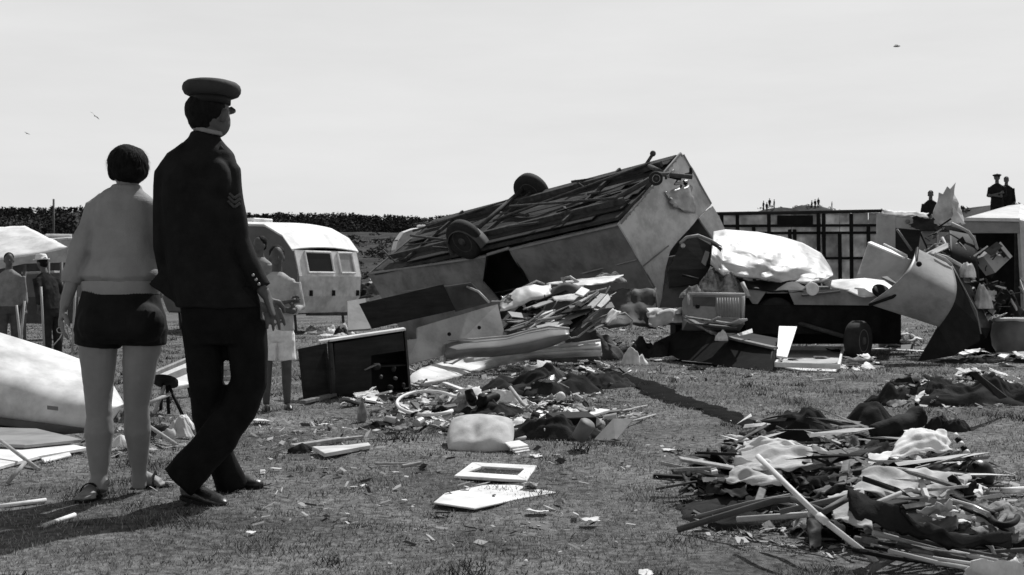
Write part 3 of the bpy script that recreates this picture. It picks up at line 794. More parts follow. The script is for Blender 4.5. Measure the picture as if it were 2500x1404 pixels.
def person(label, loc, h, rz, top, bottom, skin=SKIND, hairm=HAIR, pose='down', shorts=False, hat=None, vox=.015, group=None, lean=0.0, shoem=LEATH):
    root = thing('person', label, 'person', loc, rz, group); k = h/1.75; root.scale = (k, k, k)
    def V(x, y, z):      # forward lean of everything above the hips
        if z > .9: y += lean*(z-.9)
        return Vector((x, y, z))
    bm = bmesh.new()
    ball_into(bm, V(0, 0, 1.645), (.074, .092, .105)); ball_into(bm, V(0, .03, 1.585), (.056, .062, .065)); ball_into(bm, V(0, .098, 1.615), (.012, .02, .022), None, 8)
    for s in (-1, 1): ball_into(bm, V(s*.076, -.005, 1.615), (.012, .02, .03), None, 8)
    tube_into(bm, [V(0, 0, 1.58), V(0, -.012, 1.44)], [.052, .06], 12)
    loft_into(bm, [(V(0, -.01, 1.46), .06, .055), (V(0, 0, 1.39), .16, .08), (V(0, 0, 1.2), .145, .09), (V(0, 0, 1.0), .13, .085), (V(0, 0, .88), .15, .1), (V(0, 0, .78), .14, .09)], 18)
    arms = {}
    for s in (-1, 1):
        if pose == 'folded': a = [V(s*.19, 0, 1.36), V(s*.24, .02, 1.1), V(s*.15, .19, 1.08 + .02*s), V(-s*.08, .20, 1.13+.03*s)]
        elif pose == 'pocket': a = [V(s*.19, 0, 1.36), V(s*.27, -.06, 1.08), V(s*.22, .04, .93), V(s*.18, .10, .86)]
        else: a = [V(s*.19, 0, 1.36), V(s*.235, -.02, 1.08), V(s*.24, .06, .88), V(s*.24, .09, .82)]
        arms[s] = a
        tube_into(bm, a, [.05, .042, .034, .026], 10)
        dv = (a[3]-a[2]).normalized(); hand_into(bm, a[3], dv, Vector((-s, .1, 0)) if pose != 'folded' else Vector((0, -1, 0)), 1.0, .45, -s)
        tube_into(bm, [V(s*.09, 0, .84), V(s*.1, .01, .5), V(s*.105, -.02, .3), V(s*.11, -.01, .07)], [.085, .055, .052, .036], 12)
    fuse('body', bm, skin, root, min(vox, .011) if vox < .02 else vox, 3, None, False)
    bm = bmesh.new()
    loft_into(bm, [(V(0, -.01, 1.475), .062, .06), (V(0, 0, 1.43), .12, .085), (V(0, 0, 1.385), .185, .1), (V(0, 0, 1.2), .18, .12), (V(0, 0, 1.0), .172, .115), (V(0, 0, .86), .182, .125)], 20, 2.3)
    for s in (-1, 1):
        a = arms[s]; e = a[2] if pose != 'down' or shorts else a[3]
        tube_into(bm, [a[0], a[1], a[1].lerp(a[2], .85)], [.068, .058, .05], 12)
    fuse('shirt', bm, top, root, vox, 3, fold(.010, 8, 18, R.random()*9), False)
    bm = bmesh.new()
    loft_into(bm, [(V(0, 0, .93), .168, .112), (V(0, 0, .8), .185, .13), (V(0, 0, .74), .16, .11)], 18)
    for s in (-1, 1):
        if shorts: tube_into(bm, [V(s*.09, 0, .82), V(s*.1, 0, .62), V(s*.105, .01, .53)], [.1, .097, .1], 12)
        else: tube_into(bm, [V(s*.09, 0, .82), V(s*.1, .01, .5), V(s*.105, -.01, .25), V(s*.11, -.01, .06)], [.098, .078, .07, .072], 12)
    fuse('shorts' if shorts else 'trousers', bm, bottom, root, vox, 3, fold(.007, 8, 18, R.random()*9), False)
    bm = bmesh.new(); ball_into(bm, V(0, -.022, 1.675), (.082, .09, .088)); ball_into(bm, V(0, -.045, 1.62), (.07, .06, .07))
    fuse('hair', bm, hairm, root, min(vox, .012), 2, lambda c: .005*noise.noise(c*45), False)
    if hat:
        lathe('cap', [(.13, -.02), (.135, -.005), (.10, 0), (.095, .045), (.075, .08), (.001, .09)] if hat == 'sun' else [(.088, -.06), (.092, -.02), (.125, .0), (.125, .025), (.08, .045), (.001, .05)],
              V(0, -.005, 1.70), (0, .1, 1), CLW if hat == 'sun' else UNIF, root, 20, True, False)
    for s in (-1, 1):
        bm = bmesh.new(); tube_into(bm, [Vector((s*.11, -.075, .04)), Vector((s*.112, .03, .042)), Vector((s*.12, .12, .032)), Vector((s*.125, .19, .022))], [.032, .042, .044, .022], 10)
        fuse('shoe', bm, shoem, root, .012, 2, None, False)
    return root
CLS = mat('white_shirt', .26, .9, .08, 10, .15, .1, bscale=120)
CLK = mat('khaki_cloth', .10, .9, .12, 10, .15, .1, bscale=120)
def at(px, d, z=None):
    x = (px-CX)/F*d; return Vector((x, d, gz(x, d) if z is None else z))
person('boy in white shirt and white shorts standing with folded arms', at(676, 9.75, 0), 1.31, math.radians(196), mat('boys_white_shirt', .45, .9, .08, 10, .15, .1, bscale=120), CLW, mat('sunburnt_skin', .075, .6, .1, 9), HAIR, 'folded', True, None, .010)
person('bareheaded man standing just behind the boy with folded arms', at(634, 15.5), 1.64, math.radians(150), CLS, CLD, SKIND, vox=.014)
person('man in pale open shirt at the left edge beyond the white panel', at(22, 17), 1.46, math.radians(205), CLS, CLK, SKIND, vox=.014)
person('stooping man in black coat and white cap beyond the white panel', at(128, 16.5), 1.42, math.radians(60), CLD, CLD, SKIND, hat='sun', vox=.014, pose='pocket', lean=.35)
person('figure in flat cap, left of the couple on the mound', at(2434, 37), 1.78, math.radians(150), UNIF, UNIF, SKIND, hat='flat', vox=.018, pose='folded')
person('bareheaded figure, right of the couple on the mound', at(2457, 37.4), 1.62, math.radians(170), UNIF, UNIF, SKIND, vox=.018)
person('onlooker in dark clothes half hidden by the upright crumpled sheet', at(2272, 37.5), 1.8, math.radians(160), UNIF, CLD, SKIND, vox=.018)
for i, (px, d) in enumerate(((1864, 224), (1872, 222), (1879, 226), (1890, 223))):
    person('tiny onlooker in the left-hand cluster on the far dune', at(px, d), 1.72, R.random()*6, UNIF, UNIF, SKIND, vox=.035, group='far cluster on the dune')
for i, (px, d) in enumerate(((1982, 221), (1990, 220), (1998, 222))):
    person('tiny onlooker in the right-hand cluster on the far dune', at(px, d), 1.75, R.random()*6, UNIF, UNIF, SKIND, vox=.035, group='near cluster on the dune')
person('lone tiny onlooker just right of the dune clusters', at(2031, 222), 1.3, 1, UNIF, UNIF, SKIND, vox=.035)
person('lone tiny onlooker at the left foot of the dune', at(1762, 235), 1.5, 2, UNIF, UNIF, SKIND, vox=.035)

# ------------------------------------------------------------------ the overturned wrecked caravan
WB = Vector((1.585, 18.393, 2.055))
def _basis():
    A = Vector((2.70, 19.62, 3.11)); C = Vector((2.37, 18.88, .62)); Fv = Vector((-2.74, 23.02, 1.23))
    w = (A-WB); h = (C-WB); l = (Fv-WB)
    return w.normalized(), h.normalized(), l.normalized()
WW, WH, WL = _basis()
def wk(u, v, t): return WB+WW*u+WH*v+WL*t
def hit(px, py, p0, n):      # pixel ray on a plane of the wreck
    o = Vector((0, 0, EYE)); d = P(px, py, 1.0)-o
    return o+d*((p0-o).dot(n)/d.dot(n))
def build_wreck():
    root = thing('wrecked_caravan', 'grey caravan lying upside down with its wheels in the air', 'caravan', wk(1, 1.7, 3)*1.0)
    root.location.z = 0
    SIDE = mat('caravan_side_paint', .22, .5, .14, 1.6, .05, .4, soil=.45, creased=.10)
    SIDE2 = mat('caravan_side_paint_pale', .26, .5, .14, 1.6, .05, .4, soil=.45, creased=.10)
    ENDM = mat('caravan_end_paint', .60, .5, .14, 1.6, .05, .4, soil=.40, creased=.12)
    n_side = WH.cross(WL).normalized(); n_end = WW.cross(WH).normalized()
    W, Hh, L = 1.95, 1.78, 6.3
    sp = lambda px, py: hit(px, py, WB, n_side)
    ep = lambda px, py: hit(px, py, WB, n_end)
    up = lambda px, py: hit(px, py, WB, WW.cross(WL).normalized())
    # near side wall: two torn sections either side of the broken window
    slab('side_panel', [sp(1510, 545), sp(1602, 712), sp(1612, 765), wk(0, Hh, 1.6), wk(0, Hh, 2.9), sp(1305, 735), sp(1290, 690), sp(1244, 606)], .03, SIDE, root)
    slab('side_panel', [sp(1190, 622), sp(1178, 688), sp(1226, 742), wk(0, Hh, 4.2), wk(0, Hh, L), wk(0, 0, L)], .03, SIDE2, root)
    beam('window_rail', sp(1190, 622), sp(1244, 606), .05, .05, SIDE, 0, root)
    # end wall with the torn corner
    slab('end_panel', [ep(1663, 371), ep(1690, 412), ep(1738, 500), ep(1704, 530), ep(1668, 572), ep(1638, 612), ep(1622, 665), ep(1612, 765), ep(1602, 712), ep(1511, 546)], .03, ENDM, root)
    slab('end_panel', [ep(1740, 503), ep(1782, 590), ep(1768, 648), ep(1738, 676), ep(1752, 604), ep(1716, 545), ep(1708, 532)], .03, ENDM, root)
    for i_, o_ in enumerate([c for c in root.children if c.name.startswith(('side_panel', 'end_panel'))]): dent(o_, .035, 1.5, 5, 2.0+i_, .7)
    TRIM = mat('dull_trim', .22, .5)
    def strip(f_, a, b, w_=.035, m_=None, nm='trim_strip'):
        beam(nm, f_(*a)-(n_side if f_ is sp else n_end)*0+Vector((0, -.03, 0)), f_(*b)+Vector((0, -.03, 0)), w_, .012, m_ or TRIM, 1.57, root)
    strip(sp, (1508, 549), (1246, 610)); strip(sp, (1186, 627), (900, 668)); strip(sp, (1555, 634), (1420, 668), .02); strip(sp, (1150, 690), (980, 712), .02)
    strip(sp, (1512, 549), (1600, 708), .03); strip(ep, (1516, 546), (1660, 378), .03, None); strip(ep, (1570, 650), (1632, 600), .02); strip(ep, (1668, 378), (1736, 498), .03)
    strip(sp, (1248, 612), (1290, 688), .03, BLACK, 'window_rubber'); strip(sp, (1188, 628), (1180, 686), .03, BLACK, 'window_rubber')
    for i_ in range(14):
        f0 = (i_+.5)/14; q_ = ep(1524+f0*130, 540-f0*150)
        lathe('rivet', [(.012, 0), (.010, .008), (.003, .011)], q_+Vector((0, -.03, 0)), -n_end if n_end.y > 0 else n_end, TRIM, root, 8)
    # the far walls, roof and floor that close the box
    slab('floor_panel', [wk(0.0, .02, 0.02), wk(W, .02, 0.02), wk(W, .02, L), wk(0.0, .02, L)], .05, TAR, root)
    slab('far_side_panel', [wk(W, 0, 0), wk(W, Hh*.95, 0.1), wk(W, Hh, L), wk(W, 0, L)], .03, SIDE, root)
    slab('roof_panel', [wk(.05, Hh, .5), wk(W, Hh*.96, .3), wk(W, Hh, L), wk(.05, Hh, L)], .03, WHITEM, root)
    slab('rear_panel', [wk(0, 0, L), wk(W, 0, L), wk(W, Hh, L), wk(0, Hh, L)], .03, SIDE, root)
    slab('partition', [wk(.1, .1, 2.2), wk(W-.1, .1, 2.2), wk(W-.1, Hh-.1, 2.3), wk(.1, Hh-.1, 2.3)], .02, DARK, root)
    # underside: boards, chassis rails, cross members, axle, loose struts
    rr = random.Random(11)
    for i in range(12):
        u0 = .03+i*(W-.06)/12; lift = -.012-.014*rr.random()
        t0 = .05+.9*rr.random()*(i % 3 == 0); t1 = L-.05-rr.random()*1.2
        p, q = wk(u0+.075, lift, t0), wk(u0+.075, lift-.01, t1)
        d = (q-p); rot = Matrix((d.normalized(), WW, WH)).transposed()
        box('floorboard', (p+q)/2, (d.length, .145, .022), mat('floorboard_%d' % (i % 4), (.012, .03, .018, .05)[i % 4], .85, .6, 3, .4, dark=.01), rot, root, .003)
    for u in (.38, 1.55):
        p, q = wk(u, -.07, .1), wk(u*.98+.02, -.07, L-.3)
        rot = Matrix(((q-p).normalized(), WW, WH)).transposed(); box('chassis_rail', (p+q)/2, ((q-p).length, .06, .10), RUST, rot, root, .006)
    for t in (1.1, 3.3, 5.2):
        p, q = wk(.1, -.06, t+.1*rr.random()), wk(W-.1, -.06, t+.1*rr.random())
        rot = Matrix(((q-p).normalized(), WL, WH)).transposed(); box('cross_member', (p+q)/2, ((q-p).length, .05, .06), RUST, rot, root, .006)
    for a, b in (((.38, -.13, .2), (1.2, -.15, 3.3)), ((1.55, -.13, .3), (.7, -.15, 3.3)), ((.2, -.1, 3.7), (1.0, -.16, 5.9)), ((1.7, -.1, 3.6), (1.1, -.2, 5.9))):
        rod('brace', [wk(*a), wk(*b)], .022, RUST, root)
    for i in range(13):
        t = rr.uniform(.3, 5.6); u = rr.uniform(.1, 1.8)
        rod('loose_lath', [wk(u, -.05-.06*rr.random(), t), wk(u+rr.uniform(-.5, .5), -.06-.16*rr.random(), t+rr.uniform(.1, 1.3))], rr.uniform(.012, .03), rr.choice((TAR, TAR, RUST, BLACK)), root, 5)
    rod('axle', [wk(-.05, -.16, 3.52), wk(W+.05, -.16, 3.52)], .04, RUST, root)
    for u in (.02, W-.02):
        c = wk(u, -.20 if u < 1 else -.05, 3.40)
        wheel(c, WW*(1 if u > 1 else -1), .36, .20, root)
        bm = bmesh.new()                                    # mudguard around the wheel
        N = 14; ins, out = [], []
        for i in range(N+1):
            a = math.pi*(i/N); e = WL*math.cos(a)*.40-WH*(math.sin(a)*.40)
            for s in (-.12, .12): out.append(bm.verts.new(c+WH*.18+e+WW*s)); ins.append(bm.verts.new(c+WH*.18+e*.965+WW*s))
        for i in range(N):
            k = i*2
            bm.faces.new((out[k], out[k+1], out[k+3], out[k+2])); bm.faces.new((ins[k], ins[k+2], ins[k+3], ins[k+1]))
            bm.faces.new((out[k], out[k+2], ins[k+2], ins[k])); bm.faces.new((out[k+1], ins[k+1], ins[k+3], out[k+3]))
        if u < 1: place(root, bobj('mudguard', bm, DGREY, None, True))
        else: bm.free()
    # drawbar with jockey wheel, corner leg
    db = rod('drawbar', [wk(.4, -.10, .3), wk(.95, -.14, -.28)], .04, RUST, root)
    rod('drawbar', [wk(1.5, -.10, .3), wk(1.0, -.14, -.28)], .04, RUST, root)
    jc = hit(1601, 436, wk(.95, -.30, -.15), WW.cross(WL).normalized())
    wheel(jc, -(P(1601, 436, 10)-Vector((0, 0, EYE))).normalized()+Vector((.3, 0, 0)), .105, .06, root, STEEL)
    rod('hitch', [wk(.95, -.14, -.25), jc+Vector((.25, 0, .05)), P(1690, 432, jc.y)], .035, RUST, root)
    for q in range(9):
        a = P(rr.uniform(1625, 1690), rr.uniform(408, 455), jc.y+.1); b = a+Vector((rr.uniform(-.2, .2), 0, rr.uniform(-.14, .14)))
        rod('torn_fitting', [a, b], rr.uniform(.012, .032), rr.choice((RUST, STEEL, LGREY, BLACK)), root, 6)
    rod('corner_leg', [wk(1.75, 0, .55), P(1578, 400, 19.9), P(1594, 376, 19.8)], .028, RUST, root)
    bm = bmesh.new(); ball_into(bm, P(1594, 375, 19.8), (.05, .05, .05), None, 10); place(root, bobj('leg_foot', bm, RUST, None, True))
    # torn flap of bright sheet on the end wall, rounded lower edge
    fl = [ep(1622, 470), ep(1650, 446), ep(1688, 452), ep(1704, 500), ep(1694, 525), ep(1668, 530), ep(1640, 506)]
    patch('torn_flap', [fl[0]-n_end*.0+Vector((0, -.06, 0)), fl[2]+Vector((0, -.05, 0)), fl[4]+Vector((0, -.10, 0)), fl[6]+Vector((0, -.12, 0))], 12, 12, ALU, .03, 4, .004, .02, 3.0, root, .9, .12)
    # crumpled skirt below the near corner
    patch('crumpled_skirt', [P(1480, 712, 18.2), P(1602, 700, 18.0), P(1602, 800, 17.6), P(1470, 800, 17.4)], 16, 10, DGREY, .05, 3.5, .006, 0, 6.0, root, .6)
build_wreck()

# ------------------------------------------------------------------ standing caravans, left-hand side
def caravan(label, loc, rz, L=4.3, W=2.0, Ht=2.35, side=None, end=None, roofm=None, low=.42, group=None, simple=False, scale=1):
    """tourer with rounded ends: side_panel, end_panel, roof, windows (> frame, pane), wheels, legs; +x is the end in view"""
    root = thing('caravan', label, 'caravan', loc, rz, group); root.scale = (scale,)*3
    side = side or GREY; end = end or ALU; roofm = roofm or WHITE
    h = L/2
    pr = [(-h+.25, low), (-h+.05, low+.35), (-h, low+.85), (-h+.10, Ht-.65), (-h+.35, Ht-.28), (-h+.85, Ht-.10), (0, Ht), (h-.95, Ht-.06), (h-.42, Ht-.30), (h-.14, Ht-.60), (h, low+.78), (h-.04, low+.35), (h-.22, low)]
    y0, y1 = -W/2, W/2
    for s, yy in ((-1, y0), (1, y1)):
        bm = bmesh.new(); a = [bm.verts.new((x, yy, z)) for x, z in pr]; b = [bm.verts.new((x, yy-s*.03, z)) for x, z in pr]
        bm.faces.new(a); bm.faces.new(b[::-1])
        for i in range(len(pr)): bm.faces.new((a[i], b[i], b[(i+1) % len(pr)], a[(i+1) % len(pr)]))
        bmesh.ops.triangulate(bm, faces=[f for f in bm.faces if len(f.verts) > 4])
        sp = bobj('side_panel', bm, side); sp.parent = root
        b2 = bmesh.new()                                       # trim following the roof line
        tube_into(b2, [(x, yy+s*.012, z-.02) for x, z in pr[3:10]], .018, 6); tr = bobj('trim', b2, WHITE); tr.parent = sp
    def strip(name, seg, m, camber=0.0, over=0.0):
        bm = bmesh.new(); rows = []; N = 8
        for x, z in seg:
            row = []
            for j in range(N+1):
                t = j/N; yy = (y0-over)+(W+2*over)*t
                row.append(bm.verts.new((x, yy, z+camber*(1-(2*t-1)**2)+(.012 if over else 0))))
            rows.append(row)
        fs = []
        for a, b in zip(rows, rows[1:]):
            for j in range(N): fs.append(bm.faces.new((a[j], a[j+1], b[j+1], b[j])))
        r = bmesh.ops.extrude_face_region(bm, geom=fs)
        bmesh.ops.translate(bm, verts=[v for v in r['geom'] if isinstance(v, bmesh.types.BMVert)], vec=(0, 0, -.02) if over else (-.02, 0, 0))
        o = bobj(name, bm, m); o.parent = root; return o
    strip('roof', pr[3:10], roofm, .07, .05)
    strip('end_panel', pr[9:11], WHITE); strip('end_panel', pr[10:13], end)
    strip('far_end_panel', pr[0:4], end)
    bm = bmesh.new(); box_into(bm, (0, 0, low), (L-.5, W-.06, .06)); o = bobj('floor', bm, DGREY); o.parent = root
    bm = bmesh.new(); box_into(bm, (-.25, 0, Ht+.115), (.75, .6, .09)); bmesh.ops.bevel(bm, geom=list(bm.edges), offset=.02, segments=1, affect='EDGES')
    o = bobj('roof_light', bm, WHITE); o.parent = root
    # windows of the end in view (tilted like the upper end panel)
    (xa, za), (xb, zb) = pr[9], pr[10]
    def win(ya, yb, ta, tb, open_=False):
        def q(y, t, o): return Vector((xa+(xb-xa)*t+o, y, za+(zb-za)*t))
        fr = bmesh.new()
        for (p, r) in (((ya, ta), (yb, ta)), ((yb, ta), (yb, tb)), ((yb, tb), (ya, tb)), ((ya, tb), (ya, ta))):
            tube_into(fr, [q(*p, .02), q(*r, .02)], .028, 6)
        fo = bobj('window_frame', fr, WHITE); fo.parent = root
        pb = bmesh.new(); v = [pb.verts.new(q(y, t, .012)) for y, t in ((ya, ta), (yb, ta), (yb, tb), (ya, tb))]; v2 = [pb.verts.new(k.co+Vector((.006, 0, 0))) for k in v]
        pb.faces.new(v[::-1]); pb.faces.new(v2)
        for i in range(4): pb.faces.new((v[i], v[(i+1) % 4], v2[(i+1) % 4], v2[i]))
        po = bobj('pane', pb, GLASS if not open_ else mat('curtained_glass', .32, .3, .15, 8, 0)); po.parent = fo
    win(y0+.30, y0+1.10, .06, .86); win(y0+1.32, y0+1.78, .06, .86, True)
    if not simple:
        for (x, yy) in ((h-.35, y0+.25), (h-.35, y1-.25), (-h+.35, y0+.25), (-h+.35, y1-.25)):
            bm = bmesh.new(); tube_into(bm, [(x, yy, low), (x+.05, yy, 0.0)], .03, 6); tube_into(bm, [(x+.05, yy, .02), (x+.05, yy, -.01)], .09, 10)
            o = bobj('corner_leg', bm, RUST); o.parent = root
        for yy in (y0+.12, y1-.12):
            o = lathe('tyre', [(.17, -.08), (.27, -.09), (.30, -.05), (.30, .05), (.27, .09), (.17, .08)], (-.2, yy, .30), (0, 1, 0), RUBBER, root, 24, True, False)
            r = lathe('rim', [(.165, -.07), (.06, -.05), (.06, .05), (.165, .07)], (-.2, yy, .30), (0, 1, 0), LGREY, o, 20, True, False)
        bm = bmesh.new(); tube_into(bm, [(h-.3, -.45, low-.03), (h+.75, 0, .40)], .035, 6); tube_into(bm, [(h-.3, .45, low-.03), (h+.75, 0, .40)], .035, 6)
        o = bobj('drawbar', bm, RUST); o.parent = root
        for yy in (y0+.40, y0+1.1, y1-.12):
            bm = bmesh.new(); box_into(bm, (pr[11][0]+.02, yy, low+.42), (.04, .07, .12)); o = bobj('tail_lamp', bm, BLACK); o.parent = root
    return root
# rotated so that its end looks to the right of the camera
caravan('white-roofed touring caravan standing behind the boy', at(634, 27.6, 0.02), math.radians(-34), side=mat('caravan_flank', .10, .5, .15, 1.5, .04), end=mat('caravan_end_metal', .62, .4, .15, 2.5, .05, .5, .1))
caravan('far caravan with a white roof on the slope behind the overturned one', at(1050, 61), math.radians(12), L=3.6, side=LGREY, simple=True)
caravan('pale domed caravan behind the man in black coat', at(165, 37), math.radians(20), L=4.0, side=LGREY, roofm=LGREY, simple=True)
# bits under and around the white caravan
rr = random.Random(21)
for i in range(10):
    px, d = rr.uniform(740, 855), rr.uniform(24, 27); h0 = rr.uniform(.05, .3)
    o = heap('bundle', at(px, d), rr.uniform(.1, .3), rr.uniform(.1, .25), h0, rr.choice((CLW, CLL, CLD, CLP)), rr.random()*9, rr.random()*3, 14, 8)
    tag(o, 'small bundle of belongings under the white-roofed caravan', 'bundle', 'bundles under the white-roofed caravan'); centre(o)

# collapsed caravan roof, left edge
t = thing('collapsed_awning', 'collapsed white awning sloping down at the left edge', 'awning', at(60, 22))
patch('canopy', [P(-160, 560, 23.5), P(62, 553, 23.0), P(166, 607, 21.5), P(-160, 668, 21.0)], 18, 14, WHITE, .03, 1.5, .02, .05, 1.0, t, .3)
slab('fascia', [P(-160, 668, 21.0), P(166, 607, 21.45), P(164, 622, 21.45), P(-160, 690, 21.0)], .03, LGREY, t)
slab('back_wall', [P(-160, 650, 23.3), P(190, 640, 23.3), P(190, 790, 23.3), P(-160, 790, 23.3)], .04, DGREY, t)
slab('side_board', [P(62, 668, 22.2), P(205, 668, 22.2), P(205, 725, 22.2), P(62, 725, 22.2)], .03, MGREY, t)
beam('shelf', P(60, 667, 22.0), P(140, 664, 22.0), .3, .04, LGREY, 0, t)
for px in (60, 118, 150): rod('post', [P(px, 640, 21.8), at(px, 21.8, 0)], .03, BWOOD, t)
for i, (x0, y0_, x1, y1_, d) in enumerate(((40, 745, 55, 825, 13), (60, 735, 45, 820, 13.4), (100, 700, 108, 790, 14), (185, 690, 176, 800, 14))):
    o = rod('tent_pole', [P(x0, y0_, d), P(x1, y1_+60, d)], .014, LGREY); tag(o, 'thin pale tent pole sticking up behind the big white panel', 'pole', 'tent poles behind the big white panel'); centre(o)
o = rod('mast', [at(131, 58), P(131, 486, 58)], .05, DGREY); tag(o, 'thin flag mast rising in front of the wooded ridge', 'mast'); centre(o)

# big white curved panel in the left foreground
t = thing('caravan_shell', 'large smooth white shell panel lying on its side at left edge', 'panel', at(60, 8.4, 0))
def shell():
    top = [(-160, 770), (-60, 795), (60, 832), (140, 858), (205, 882), (258, 915), (300, 985)]
    bot = [(-160, 1002), (-60, 1016), (60, 1032), (140, 1044), (205, 1054), (262, 1040), (300, 988)]
    bm = bmesh.new(); rows = []
    for i in range(len(top)-1):
        for s in range(5 if i < len(top)-2 else 6):
            f = s/5; a = Vector(top[i]).lerp(Vector(top[i+1]), f); b = Vector(bot[i]).lerp(Vector(bot[i+1]), f); row = []
            u = (i+f)/(len(top)-1)
            for j in range(15):
                v = j/14; q = a.lerp(b, v)
                d = 9.1-.75*v-.30*math.sin(math.pi*v)+.7*max(0, u-.72)**1.2 + .04*noise.noise((u*4, v*3, 2)) - .05*max(0, 1-abs(u-.25)*6)*max(0, 1-abs(v-.3)*4)
                row.append(bm.verts.new(P(q.x, q.y, d)))
            rows.append(row)
    fs = []
    for a, b in zip(rows, rows[1:]):
        for j in range(14): fs.append(bm.faces.new((a[j], a[j+1], b[j+1], b[j])))
    bmesh.ops.recalc_face_normals(bm, faces=bm.faces)
    r = bmesh.ops.extrude_face_region(bm, geom=fs)
    bmesh.ops.translate(bm, verts=[v for v in r['geom'] if isinstance(v, bmesh.types.BMVert)], vec=(0, .03, 0))
    return bobj('shell', bm, WHITEM, None, True)
place(t, shell())
slab('maker_plate', [P(115, 990, 8.17), P(142, 993, 8.17), P(142, 1002, 8.16), P(115, 999, 8.16)], .006, MGREY, t)
beam('lower_rail', P(-160, 1008, 8.25), P(212, 1056, 8.3), .05, .05, DGREY, 0, t)
slab('black_sheet', [P(-160, 1012, 8.6), P(210, 1052, 8.6), P(208, 1085, 8.6), P(-160, 1060, 8.6)], .02, BLACK, t)  # black sheet standing in for the shadow under the raised shell
o = flat('white_board', [(-160, 1062), (20, 1050), (212, 1092), (96, 1112), (-30, 1146), (-160, 1150)], .02, WHITE); tag(o, 'white board lying on the grass under the big white panel', 'board'); centre(o)
o = flat('grey_board', [(-120, 1040), (90, 1046), (200, 1072), (60, 1086), (-120, 1080)], .02, GREY, .04); tag(o, 'grey board lying on top of the white board at left edge', 'board'); centre(o)
o = flat('white_strip', [(100, 1118), (170, 1103), (174, 1110), (108, 1126)], .012, WHITE); tag(o, 'thin white strip right of the white board on the grass', 'strip'); centre(o)
for i, (a, b, lab) in enumerate((((0, 1075, .12), (96, 1147, .01), 'pale stick leaning off the white board at left'), ((18, 1180, .01), (62, 1128, .10), 'short pale stick propped under the leaning stick'),
                                 ((-30, 1240, .012), (112, 1221, .012), 'long pale lath on the grass at the left edge'), ((108, 1283, .012), (182, 1257, .012), 'pale lath lying in the shadow of the woman'))):
    o = rodz('stick', [a, b], .010, WOOD if i < 2 else PAPER); tag(o, lab, 'stick'); centre(o)

# things seen between the woman and the uniformed man
t = thing('stool', 'round dark stool on splayed legs between the two walkers', 'stool', at(405, 9.6, 0))
bm = bmesh.new(); hull_into(bm, [P(404+30*math.cos(a), 930+16*math.sin(a)+dy, 9.6)+Vector((0, .12*math.sin(a*1.0), 0)) for a in [i*math.pi/8 for i in range(16)] for dy in (-3, 6)])
place(t, bobj('seat', bm, BLACK))
for a, b in (((402, 942), (376, 1012)), ((408, 942), (412, 1010)), ((412, 942), (445, 1012)), ((398, 940), (392, 1000))):
    rod('leg', [P(*a, 9.6), P(b[0], b[1], gd(b[1]))], .013, LGREY if a[0] == 402 else BLACK, t)
t = thing('folding_table', 'white folding table top tilted behind the dark stool', 'table', at(420, 10.8, 0))
slab('top', [P(372, 918, 10.6), P(470, 878, 11.2), P(472, 935, 11.0), P(430, 948, 10.7), P(395, 930, 10.6)], .03, WHITE, t)
beam('edge', P(372, 914, 10.5), P(472, 872, 11.1), .04, .04, WOOD, 0, t)
beam('edge', P(410, 950, 10.5), P(472, 940, 11.0), .04, .03, WOOD, 0, t)
rod('leg', [P(460, 945, 11.0), P(470, 985, 10.9)], .015, BLACK, t); rod('leg', [P(372, 920, 10.6), P(365, 975, 10.7)], .015, LGREY, t)
o = rod('pole', [P(360, 985, 9.2), P(420, 960, 9.6)], .016, WOOD); tag(o, 'pale rail across the legs of the dark stool', 'pole'); centre(o)
for (px, py, rx, ry, h0, m_, lab) in ((428, 1070, .13, .10, .14, CLL, 'crumpled pale cloth at the foot of the dark stool'), (452, 1050, .10, .08, .12, CLW, 'crumpled white cloth against the striding leg'),
                                      (292, 1092, .08, .07, .09, CLW, 'small white bundle between the legs of the woman'), (400, 1065, .22, .14, .10, CLD, 'dark coat spread beneath the dark stool'),
                                      (300, 1030, .14, .12, .12, CLP, 'patterned cloth heap behind the legs of the woman')):
    o = heap('cloth', G(px, py), rx, ry, h0, m_, px*.37, 0, 24, 9); tag(o, lab, 'cloth'); centre(o)
o = rodz('stick', [(366, 1042, .10), (432, 1087, .012)], .012, WOOD); tag(o, 'stick lying beside the right leg of the woman', 'stick'); centre(o)
t = thing('crate', 'small pale slatted crate seen between the legs of the uniformed man', 'crate', at(556, 13, 0))
for i in range(4): beam('slat', P(535, 898+i*14, 13), P(578, 896+i*14, 13), .05, .02, LGREY if i % 2 == 0 else WOOD, 1.57, t)
for px in (536, 577): beam('post', P(px, 890, 13.03), P(px, 930, 13.03), .03, .03, BWOOD, 0, t)

